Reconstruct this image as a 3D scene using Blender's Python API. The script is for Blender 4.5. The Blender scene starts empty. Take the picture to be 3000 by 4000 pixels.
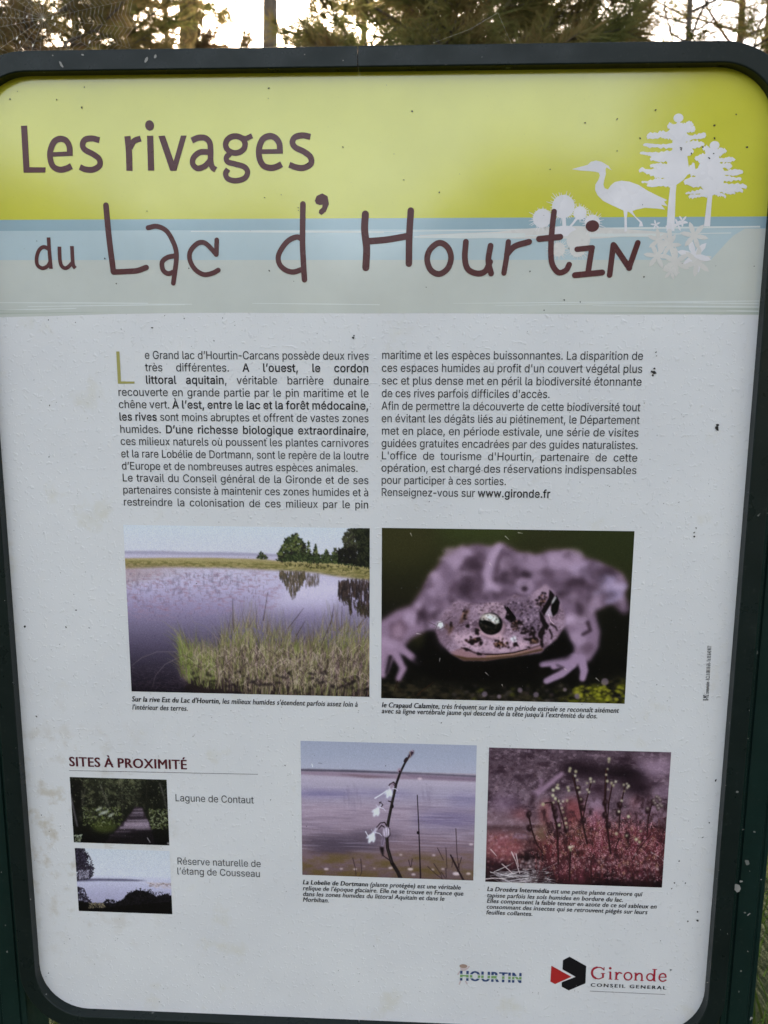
import bpy, math, random
import numpy as np
from mathutils import Vector, Matrix
from mathutils.geometry import delaunay_2d_cdt

# ------------------------------------------------------------------ camera, sky, sun, exposure
scene = bpy.context.scene
COL = scene.collection
BOARD_Z = 1.34                                    # height of the board's drawing origin above the ground (m)
CAM = Vector((0.065738, -0.952215, BOARD_Z + 0.160033))
RIGHT = Vector((0.99888, 0.047076, 0.004829)); FWD = Vector((-0.045648, 0.98541, -0.163962)); UP = Vector((-0.012477, 0.163558, 0.986455))
FOCAL = 3100.0                                    # in pixels of the 3000 x 4000 photograph
cam = bpy.data.cameras.new('camera'); cam_o = bpy.data.objects.new('camera', cam); COL.objects.link(cam_o)
m = Matrix((RIGHT, UP, -FWD)).transposed().to_4x4(); m.translation = CAM; cam_o.matrix_world = m
cam.sensor_fit = 'VERTICAL'; cam.sensor_height = 36; cam.lens = 36*FOCAL/4000
cam.clip_start = .02; cam.clip_end = 3000
cam.dof.use_dof = True; cam.dof.focus_distance = 0.96; cam.dof.aperture_fstop = 8.0
scene.camera = cam_o

SUN_ELEV = math.radians(17); SUN_AZ = math.radians(-11)          # azimuth from +Y towards +X
world = bpy.data.worlds.new('World'); scene.world = world; world.use_nodes = True
wn = world.node_tree.nodes; wl = world.node_tree.links; wn.clear()
sky = wn.new('ShaderNodeTexSky'); sky.sky_type = 'NISHITA'; sky.sun_disc = False
sky.sun_elevation = SUN_ELEV; sky.sun_rotation = SUN_AZ; sky.dust_density = 2.5; sky.air_density = 1.0; sky.ozone_density = 1.0
bg = wn.new('ShaderNodeBackground'); bg.inputs['Strength'].default_value = 0.15
wo = wn.new('ShaderNodeOutputWorld'); hs = wn.new('ShaderNodeHueSaturation'); hs.inputs['Saturation'].default_value = .68; wl.new(sky.outputs[0], hs.inputs['Color']); wb = wn.new('ShaderNodeMix'); wb.data_type = 'RGBA'; wb.blend_type = 'MULTIPLY'; wb.inputs[0].default_value = 1; wb.inputs[7].default_value = (1.125, 1.0, .895, 1); wl.new(hs.outputs[0], wb.inputs[6]); wl.new(wb.outputs[2], bg.inputs[0])   # white balance of the hour
wl.new(bg.outputs[0], wo.inputs[0])
sun = bpy.data.lights.new('sun', 'SUN'); sun.energy = 3.0; sun.angle = math.radians(.5); sun.color = (1, .9, .74)
sun_o = bpy.data.objects.new('sun', sun); COL.objects.link(sun_o)
sd = Vector((math.sin(SUN_AZ)*math.cos(SUN_ELEV), math.cos(SUN_AZ)*math.cos(SUN_ELEV), math.sin(SUN_ELEV)))
sun_o.rotation_euler = (-sd).to_track_quat('-Z', 'Y').to_euler(); sun_o.location = (0, 8, 20)
vs = scene.view_settings; vs.view_transform = 'Standard'; vs.look = 'None'; vs.exposure = 2.55; vs.gamma = 1; vs.use_curve_mapping = False
scene.render.engine = 'CYCLES'; scene.cycles.use_denoising = True; scene.cycles.max_bounces = 6

# ------------------------------------------------------------------ helpers
def lin(c):
    c = np.asarray(c, float)/255.
    return np.where(c <= .04045, c/12.92, ((c + .055)/1.055)**2.4)

def ray(px, py):
    return (FWD*FOCAL + RIGHT*(px - 1500) - UP*(py - 2000)).normalized()

def board(px, py, d=0.):
    """a point of the sign's face (d metres proud of it) from the survey photograph's pixel: (x, z)"""
    v = ray(px, py); t = (-d - CAM.y)/v.y
    q = CAM + v*t
    return q.x, q.z

def spot(px, dist):
    """a place on the ground dist metres from the viewer in the direction of column px"""
    v = ray(px, 90); h = math.hypot(v.x, v.y)
    return Vector((CAM.x + v.x/h*dist, CAM.y + v.y/h*dist, 0))

def tag(o, label=None, cat=None, group=None, kind=None):
    for k, v in (('label', label), ('category', cat), ('group', group), ('kind', kind)):
        if v: o[k] = v
    return o

def empty(name, loc, label, cat, group=None):
    o = bpy.data.objects.new(name, None); COL.objects.link(o); o.location = loc; o.empty_display_size = .2
    return tag(o, label, cat, group)

def fill(loops):
    """triangles of a flat shape given by closed loops (even-odd), counter-clockwise"""
    v = [Vector((float(x), float(y))) for l in loops for x, y in l]; e = []; b = 0
    for l in loops: e += [(b + i, b + (i + 1) % len(l)) for i in range(len(l))]; b += len(l)
    vo, _, fo, *_ = delaunay_2d_cdt(v, e, [], 0, 1e-7); P = np.array([tuple(q) for q in vo]); F = []
    A = np.concatenate([np.array(l, float) for l in loops]); B = np.concatenate([np.roll(np.array(l, float), -1, 0) for l in loops])
    for f in fo:
        c = P[list(f)].mean(0); k = (A[:, 1] > c[1]) != (B[:, 1] > c[1])
        xi = (B[k, 0] - A[k, 0])*(c[1] - A[k, 1])/(B[k, 1] - A[k, 1]) + A[k, 0]
        if np.count_nonzero(c[0] < xi) % 2:
            a, b_, d = P[f[0]], P[f[1]], P[f[2]]; F.append(tuple(f) if (b_[0] - a[0])*(d[1] - a[1]) - (b_[1] - a[1])*(d[0] - a[0]) > 0 else (f[0], f[2], f[1]))
    return P, F

def link(name, me, mats, parent=None):
    o = bpy.data.objects.new(name, me); COL.objects.link(o)
    for mt in (mats if isinstance(mats, (list, tuple)) else [mats]):
        if me.materials.find(mt.name) < 0: me.materials.append(mt)
    if parent is not None: o.parent = parent; o.matrix_parent_inverse = Matrix.Translation(-parent.location)
    return o

class MB:
    """collects vertices and faces for one mesh"""
    def __init__(s): s.v = []; s.f = []; s.mi = []
    def add(s, vs, fs, mi=0):
        b = len(s.v); s.v += [tuple(p) for p in vs]; s.f += [tuple(i + b for i in f) for f in fs]; s.mi += [mi]*len(fs)
    def tube(s, pts, rad, n=8, mi=0, cap=True):
        pts = [Vector(p) for p in pts]; rings = []
        for i, p in enumerate(pts):
            t = (pts[min(i + 1, len(pts) - 1)] - pts[max(i - 1, 0)]).normalized()
            a = t.orthogonal().normalized() if i == 0 else (a - t*a.dot(t)).normalized()
            b = t.cross(a); r = rad[i] if hasattr(rad, '__len__') else rad
            rings.append([p + (a*math.cos(k*2*math.pi/n) + b*math.sin(k*2*math.pi/n))*r for k in range(n)])
        vs = [q for r in rings for q in r]
        fs = [(i*n + k, i*n + (k + 1) % n, (i + 1)*n + (k + 1) % n, (i + 1)*n + k) for i in range(len(pts) - 1) for k in range(n)]
        if cap: fs += [tuple(range(n))[::-1], tuple((len(pts) - 1)*n + k for k in range(n))]
        s.add(vs, fs, mi)
    def build(s, name, mats, parent=None, smooth=False):
        me = bpy.data.meshes.new(name); me.from_pydata(s.v, [], s.f)
        o = link(name, me, mats, parent)
        if any(s.mi): me.polygons.foreach_set('material_index', s.mi)
        if smooth: me.polygons.foreach_set('use_smooth', [True]*len(me.polygons))
        me.update(); return o

# ------------------------------------------------------------------ materials
def material(name, base=(.5, .5, .5), rough=.6, spec=.5, metal=0.):
    mt = bpy.data.materials.new(name); mt.use_nodes = True; nt = mt.node_tree
    b = nt.nodes['Principled BSDF']; b.inputs['Base Color'].default_value = (*base, 1); b.inputs['Roughness'].default_value = rough
    b.inputs['Specular IOR Level'].default_value = spec; b.inputs['Metallic'].default_value = metal
    return mt, nt, b

def node(nt, kind, **kw):
    n = nt.nodes.new('ShaderNode' + kind)
    for k, v in kw.items():
        if hasattr(n, k): setattr(n, k, v)
        else: n.inputs[k].default_value = v
    return n

def noise(nt, scale, detail=3, rough=.55, vec=None, w=None):
    n = node(nt, 'TexNoise'); n.inputs['Scale'].default_value = scale; n.inputs['Detail'].default_value = detail; n.inputs['Roughness'].default_value = rough
    if vec is not None: nt.links.new(vec, n.inputs['Vector'])
    return n.outputs['Fac']

def ramp(nt, fac, stops, interp='LINEAR'):
    r = node(nt, 'ValToRGB'); r.color_ramp.interpolation = interp; e = r.color_ramp.elements
    while len(e) < len(stops): e.new(.5)
    for el, (p, c) in zip(e, stops): el.position = p; el.color = (*c, 1) if len(c) == 3 else c
    nt.links.new(fac, r.inputs[0]); return r.outputs[0]

def mix(nt, fac, a, b, mode='MIX'):
    n = node(nt, 'Mix', data_type='RGBA', blend_type=mode); L = nt.links
    for v, sock in ((fac, n.inputs[0]), (a, n.inputs[6]), (b, n.inputs[7])):
        if hasattr(v, 'is_linked') or hasattr(v, 'links'): L.new(v, sock)
        else: sock.default_value = v if not hasattr(v, '__len__') else (*v, 1)[:4]
    return n.outputs[2]

def bump(nt, b, height, strength=.3, dist=.001):
    n = node(nt, 'Bump'); n.inputs['Strength'].default_value = strength; n.inputs['Distance'].default_value = dist
    nt.links.new(height, n.inputs['Height']); nt.links.new(n.outputs[0], b.inputs['Normal']); return n

def objvec(nt, scale=(1, 1, 1), loc=(0, 0, 0)):
    t = node(nt, 'TexCoord'); mp = node(nt, 'Mapping'); mp.inputs['Scale'].default_value = scale; mp.inputs['Location'].default_value = loc
    nt.links.new(t.outputs['Object'], mp.inputs['Vector']); return mp.outputs[0]

# ------------------------------------------------------------------ letter outlines (name, advance, loops in 1/1000 of the type size)
SANS = """ 	187	
'	206	78 318 70 509 136 509 128 318
,	188	38 -119 68 71 137 71 84 -119
-	453	337 244 337 188 114 188 114 244
.	188	95 -4 78 -1 63 9 53 24 50 41 53 59 63 73 78 83 95 87 113 83 128 73 138 59 141 41 138 24 128 9 113 -1
A	480	16 0 201 509 276 509 463 0 395 0 287 302 264 372 232 478 245 478 213 371 191 302 85 0;110 142 110 199 370 199 370 142
C	510	267 -7 205 1 150 25 104 63 70 115 48 179 40 254 48 329 70 393 104 445 150 484 205 508 267 516 305 513 340 504 373 490 402 471 427 447 448 418 463 385 473 348 408 348 401 373 389 395 357 428 315 449 267 456 223 450 184 432 150 403 125 364 109 314 103 254 109 194 125 145 151 105 184 76 223 59 267 53 315 60 357 81 389 114 408 160 473 160 463 124 448 91 428 62 402 38 373 19 341 5 305 -4
D	502	219 0 96 0 96 57 215 57 272 63 318 81 354 110 379 149 394 198 399 255 394 312 379 361 354 399 320 428 275 446 221 452 93 452 93 509 225 509 294 501 353 478 399 441 433 391 455 329 462 255 455 181 433 119 398 68 351 31 291 8;125 509 125 0 60 0 60 509
E	419	60 0 60 509 372 509 372 452 125 452 125 286 355 286 355 229 125 229 125 57 375 57 375 0
G	520	269 -7 205 1 149 25 104 64 69 116 47 179 40 254 47 329 69 393 103 445 149 484 203 508 265 516 304 513 340 504 374 489 403 469 429 445 449 416 465 384 474 349 408 349 387 393 356 427 315 448 265 456 222 450 183 432 150 404 125 364 109 314 103 254 109 194 125 145 151 105 184 76 224 59 269 53 309 57 345 71 374 93 396 123 410 160 415 202 434 199 283 199 283 256 478 256 478 200 471 141 451 91 419 50 377 19 326 0
H	517	60 0 60 509 125 509 125 289 392 289 392 509 457 509 457 0 392 0 392 232 125 232 125 0
I	301	31 0 31 57 118 57 118 452 31 452 31 509 269 509 269 452 183 452 183 57 269 57 269 0
L	393	60 0 60 509 125 509 125 57 361 57 361 0
R	449	60 0 60 509 236 509 290 504 333 489 367 465 390 433 405 395 409 352 405 309 390 271 367 240 333 217 289 203 236 198 96 198 96 255 234 255 269 258 298 267 319 281 334 300 342 324 345 352 342 380 334 405 319 425 298 440 269 449 233 452 125 452 125 0;353 0 230 229 303 229 428 0
S	447	224 -9 172 -4 128 9 91 31 64 60 46 96 38 137 104 137 110 110 123 88 142 71 166 59 194 52 224 49 257 52 286 60 311 74 329 92 341 114 346 139 342 161 332 179 316 193 296 205 245 222 184 239 128 260 86 289 60 326 52 372 58 413 75 448 102 476 138 498 180 511 227 516 275 511 316 498 351 476 377 449 394 415 401 378 337 378 326 412 302 437 267 453 225 459 194 456 167 448 145 435 129 418 118 398 115 376 119 352 131 334 148 319 169 308 212 293 264 279 312 264 359 238 379 220 395 198 405 171 408 139 403 99 386 64 360 34 323 11 278 -4
T	449	32 452 32 509 417 509 417 452 257 452 257 0 193 0 193 452
a	389	160 -9 126 -5 94 5 68 22 48 45 35 73 30 108 34 138 43 161 58 179 78 193 125 211 178 220 234 227 265 235 273 243 276 255 276 257 273 279 267 297 256 311 240 322 220 329 196 331 171 329 149 322 118 301 100 274 41 291 57 322 79 346 104 364 133 375 163 382 194 384 239 379 286 360 306 343 322 320 333 290 337 251 337 0 277 0 277 52 272 52 252 25 215 1 190 -6;170 45 202 49 228 59 248 74 263 93 272 115 276 138 276 190 259 182 231 176 200 171 175 168 134 159 117 150 103 139 95 124 92 105 94 87 102 72 114 61 130 52
b	424	229 -8 198 -5 172 4 138 31 118 59 112 59 112 0 53 0 53 509 114 509 114 319 118 319 137 346 171 373 197 381 229 384 274 378 313 361 345 332 370 293 385 245 390 189 385 133 370 84 346 45 313 16 274 -2;220 47 253 51 279 66 301 88 316 117 325 151 328 189 325 227 316 261 301 290 280 311 253 325 220 330 188 325 161 312 140 291 125 263 116 229 113 189 116 150 125 115 140 86 162 65 188 51
c	396	207 -8 159 -2 117 16 82 46 56 85 40 133 34 187 40 243 56 291 82 330 117 360 159 378 207 384 260 377 305 356 340 322 362 277 303 262 290 289 270 311 242 325 207 330 173 325 145 310 124 287 108 258 99 224 96 187 99 151 108 117 124 89 145 66 173 51 207 46 243 52 271 66 292 89 304 117 363 102 354 78 341 56 306 21 261 -1
d	424	195 -8 151 -2 111 16 79 45 55 84 39 133 34 189 39 245 55 293 79 332 112 361 151 378 196 384 228 381 253 373 287 346 306 319 311 319 311 509 372 509 372 0 313 0 313 59 307 59 287 31 252 4 227 -5;205 47 236 51 263 65 284 86 299 115 309 150 312 189 309 229 300 263 284 291 263 312 237 325 205 330 172 325 145 311 124 290 108 261 99 227 96 189 99 151 109 117 124 88 145 66 172 51
e	404	212 -8 161 -2 117 16 82 46 56 85 40 132 34 187 39 242 55 290 81 329 115 359 157 378 205 384 236 382 266 374 294 361 319 341 341 315 357 282 368 242 371 194 371 169 75 169 75 221 338 221 310 202 307 237 298 269 283 294 263 314 237 326 205 330 173 326 146 313 125 294 109 270 99 241 96 211 96 178 100 139 110 106 128 80 151 61 179 50 212 46 254 53 285 73 306 105 365 91 353 63 335 39 311 19 283 4 249 -5
f	254	228 379 228 327 6 327 6 379;81 0 81 432 84 461 96 486 113 505 135 519 161 527 187 530 222 527 243 521 227 468 215 472 195 474 171 470 154 460 145 443 142 419 142 0
g	425	207 -151 168 -148 134 -140 105 -127 82 -110 64 -91 51 -69 101 -41 122 -66 154 -88 178 -95 207 -97 249 -92 282 -75 304 -47 311 -6 311 68 306 68 287 41 252 16 227 8 195 5 152 10 113 27 80 53 55 90 39 136 34 191 39 246 55 293 80 332 112 361 152 378 196 384 228 382 253 373 288 346 308 319 313 319 313 379 372 379 372 -9 367 -54 350 -90 324 -117 291 -136 251 -147;205 59 237 63 264 75 285 95 300 121 309 154 312 193 309 231 300 264 285 291 264 312 237 325 205 330 172 325 145 312 124 290 109 262 99 229 96 193 99 155 109 123 124 96 145 76 172 63
h	410	114 227 114 0 53 0 53 509 114 509 114 287 102 287 124 332 152 362 187 379 227 384 264 380 295 369 321 349 341 321 353 285 357 240 357 0 296 0 296 235 290 275 273 304 246 323 210 329 184 326 161 317 141 303 126 283 117 257
i	167	53 0 53 379 114 379 114 0;84 443 67 446 54 455 44 468 41 483 44 499 54 512 67 521 84 524 100 521 114 512 123 499 126 483 123 468 114 455 100 446
j	167	53 379 114 379 114 -30 111 -63 102 -90 86 -113 65 -129 37 -139 4 -143 -10 -143 -10 -87 2 -87 25 -83 40 -72 50 -54 53 -29;83 443 67 446 53 455 44 468 41 483 44 499 53 512 67 521 83 524 100 521 114 512 123 499 126 483 123 468 114 455 100 446
k	381	110 137 110 212 121 212 284 379 360 379 184 199 177 199;53 0 53 509 114 509 114 0;294 0 148 186 191 229 372 0
l	189	139 -2 101 3 74 20 58 47 53 84 53 509 114 509 114 99 115 77 120 62 130 54 146 52 160 53 170 54 181 3 162 -1
m	610	53 0 53 379 112 379 112 295 108 295 118 323 132 346 151 363 172 376 195 384 219 386 257 380 287 361 309 331 321 295 312 295 322 321 337 343 357 361 381 375 407 383 437 386 468 383 497 372 522 354 541 328 553 296 557 255 557 0 496 0 496 254 490 289 473 313 447 326 419 330 395 328 374 320 358 307 345 290 338 270 335 247 335 0 274 0 274 260 269 288 253 311 229 326 199 330 178 328 158 320 140 307 126 289 117 266 114 238 114 0
n	410	114 227 114 0 53 0 53 379 112 379 112 287 102 287 124 332 152 362 187 379 227 384 264 380 295 369 321 349 341 321 353 285 357 240 357 0 296 0 296 235 290 275 273 304 246 323 210 329 184 326 161 317 141 303 126 283 117 257
o	415	207 -8 159 -2 117 16 82 46 56 85 40 133 34 187 40 243 56 291 82 330 117 360 159 378 207 384 256 378 299 360 333 330 359 291 376 243 381 187 376 133 359 85 333 46 299 16 256 -2;207 46 242 51 270 66 292 89 307 117 316 151 319 187 316 224 307 258 292 287 270 310 242 325 207 330 173 325 145 310 124 287 108 258 99 224 96 187 99 151 108 117 124 89 145 66 173 51
p	424	53 -143 53 379 112 379 112 319 118 319 137 346 171 373 197 381 229 384 274 378 313 361 345 332 370 293 385 245 390 189 385 133 370 84 346 45 313 16 274 -2 229 -8 198 -5 173 4 138 31 118 59 114 59 114 -143;220 47 253 51 279 66 301 88 316 117 325 151 328 189 325 227 316 261 301 290 280 311 253 325 220 330 188 325 161 312 140 291 125 263 116 229 113 189 116 150 125 115 140 86 162 65 188 51
q	424	372 -143 311 -143 311 59 306 59 287 31 252 4 227 -5 195 -8 151 -2 111 16 79 45 55 84 39 133 34 189 39 245 55 293 79 332 112 361 151 378 196 384 228 381 253 373 287 346 307 319 313 319 313 379 372 379;205 47 236 51 263 65 284 86 299 115 309 150 312 189 309 229 300 263 284 291 263 312 237 325 205 330 172 325 145 311 124 290 108 261 99 227 96 189 99 151 109 117 124 88 145 66 172 51
r	259	53 0 53 379 112 379 112 321 115 321 130 347 152 367 181 380 213 385 229 384 243 384 243 322 230 324 207 326 182 323 159 315 140 301 126 284 117 262 114 237 114 0
s	365	182 -8 145 -5 112 3 84 18 62 38 45 63 36 94 94 107 105 79 124 60 150 49 181 45 217 50 244 62 262 81 268 103 265 121 254 136 237 147 212 155 149 170 104 186 72 208 53 237 47 274 51 305 65 332 87 354 115 370 149 381 187 384 223 381 254 372 279 358 299 339 314 316 324 290 268 277 258 298 243 316 219 328 187 333 156 329 131 317 114 299 109 277 112 258 124 243 144 232 172 223 229 209 275 194 306 171 325 142 331 107 326 75 312 47 290 24 260 6 223 -5
t	227	204 379 204 327 6 327 6 379;65 471 126 471 126 98 128 76 136 61 150 53 170 50 185 51 202 54 213 2 192 -3 168 -4 125 2 92 21 72 52 65 93
u	410	182 -5 146 -1 115 11 89 31 69 59 57 95 53 139 53 379 114 379 114 144 119 105 137 75 164 56 200 50 226 53 249 62 268 77 283 97 293 122 296 153 296 379 357 379 357 0 298 0 298 92 307 92 286 47 257 17 222 0
v	389	163 0 17 379 84 379 165 155 187 87 206 21 184 21 203 87 224 155 305 379 371 379 226 0
w	567	138 0 23 379 87 379 133 214 154 137 175 41 165 41 186 135 206 214 252 379 316 379 362 214 382 136 402 41 391 41 413 135 434 214 480 379 545 379 429 0 368 0 319 172 305 225 291 280 277 338 291 338 277 280 263 225 248 172 199 0
x	379	21 0 171 218 171 171 29 379 100 379 147 306 179 253 207 206 175 206 202 253 233 306 282 379 352 379 209 169 209 214 358 0 287 0 231 85 200 136 173 182 205 182 178 136 148 85 91 0
y	389	47 -139 61 -86 71 -87 104 -89 118 -84 130 -74 141 -58 151 -36 163 -1 17 379 84 379 165 155 187 87 206 21 184 21 202 87 224 155 305 379 371 379 204 -58 177 -107 159 -124 139 -136 117 -143 91 -145 65 -143
z	380	42 0 42 46 254 320 254 323 48 323 48 379 333 379 333 331 126 60 126 56 339 56 339 0
À	480	16 0 201 509 276 509 463 0 395 0 287 302 264 372 232 478 245 478 213 371 191 302 85 0;110 142 110 199 370 199 370 142;216 558 150 659 218 659 266 558
à	389	160 -9 126 -5 94 5 68 22 48 45 35 73 30 108 34 138 43 161 58 179 78 193 125 211 178 220 234 227 265 235 273 243 276 255 276 257 273 279 267 297 256 311 240 322 220 329 196 331 171 329 149 322 118 301 100 274 41 291 57 322 79 346 104 364 133 375 163 382 194 384 239 379 286 360 306 343 322 320 333 290 337 251 337 0 277 0 277 52 272 52 252 25 215 1 190 -6;170 45 202 49 228 59 248 74 263 93 272 115 276 138 276 190 259 182 231 176 200 171 175 168 134 159 117 150 103 139 95 124 92 105 94 87 102 72 114 61 130 52;165 429 99 529 168 529 215 429
â	389	160 -9 126 -5 94 5 68 22 48 45 35 73 30 108 34 138 43 161 58 179 78 193 125 211 178 220 234 227 265 235 273 243 276 255 276 257 273 279 267 297 256 311 240 322 220 329 196 331 171 329 149 322 118 301 100 274 41 291 57 322 79 346 104 364 133 375 163 382 194 384 239 379 286 360 306 343 322 320 333 290 337 251 337 0 277 0 277 52 272 52 252 25 215 1 190 -6;170 45 202 49 228 59 248 74 263 93 272 115 276 138 276 190 259 182 231 176 200 171 175 168 134 159 117 150 103 139 95 124 92 105 94 87 102 72 114 61 130 52;140 435 80 435 80 438 160 529 218 529 299 438 299 435 238 435 189 495
è	404	212 -8 161 -2 117 16 82 46 56 85 40 132 34 187 39 242 55 290 81 329 115 359 157 378 205 384 236 382 266 374 294 361 319 341 341 315 357 282 368 242 371 194 371 169 75 169 75 221 338 221 310 202 307 237 298 269 283 294 263 314 237 326 205 330 173 326 146 313 125 294 109 270 99 241 96 211 96 178 100 139 110 106 128 80 151 61 179 50 212 46 254 53 285 73 306 105 365 91 353 63 335 39 311 19 283 4 249 -5;180 429 114 529 182 529 230 429
é	404	212 -8 161 -2 117 16 82 46 56 85 40 132 34 187 39 242 55 290 81 329 115 359 157 378 205 384 236 382 266 374 294 361 319 341 341 315 357 282 368 242 371 194 371 169 75 169 75 221 338 221 310 202 307 237 298 269 283 294 263 314 237 326 205 330 173 326 146 313 125 294 109 270 99 241 96 211 96 178 100 139 110 106 128 80 151 61 179 50 212 46 254 53 285 73 306 105 365 91 353 63 335 39 311 19 283 4 249 -5;177 429 225 529 293 529 227 429
ê	404	212 -8 161 -2 117 16 82 46 56 85 40 132 34 187 39 242 55 290 81 329 115 359 157 378 205 384 236 382 266 374 294 361 319 341 341 315 357 282 368 242 371 194 371 169 75 169 75 221 338 221 310 202 307 237 298 269 283 294 263 314 237 326 205 330 173 326 146 313 125 294 109 270 99 241 96 211 96 178 100 139 110 106 128 80 151 61 179 50 212 46 254 53 285 73 306 105 365 91 353 63 335 39 311 19 283 4 249 -5;155 435 95 435 95 438 175 529 233 529 313 438 313 435 252 435 204 495
î	167	53 0 53 379 114 379 114 0;34 435 -26 435 -26 438 54 529 112 529 193 438 193 435 132 435 83 495
ù	410	182 -5 146 -1 115 11 89 31 69 59 57 95 53 139 53 379 114 379 114 144 119 105 137 75 164 56 200 50 226 53 249 62 268 77 283 97 293 122 296 153 296 379 357 379 357 0 298 0 298 92 307 92 286 47 257 17 222 0;181 429 115 529 183 529 231 429
’	177	52 318 82 509 151 509 98 318"""
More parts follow.
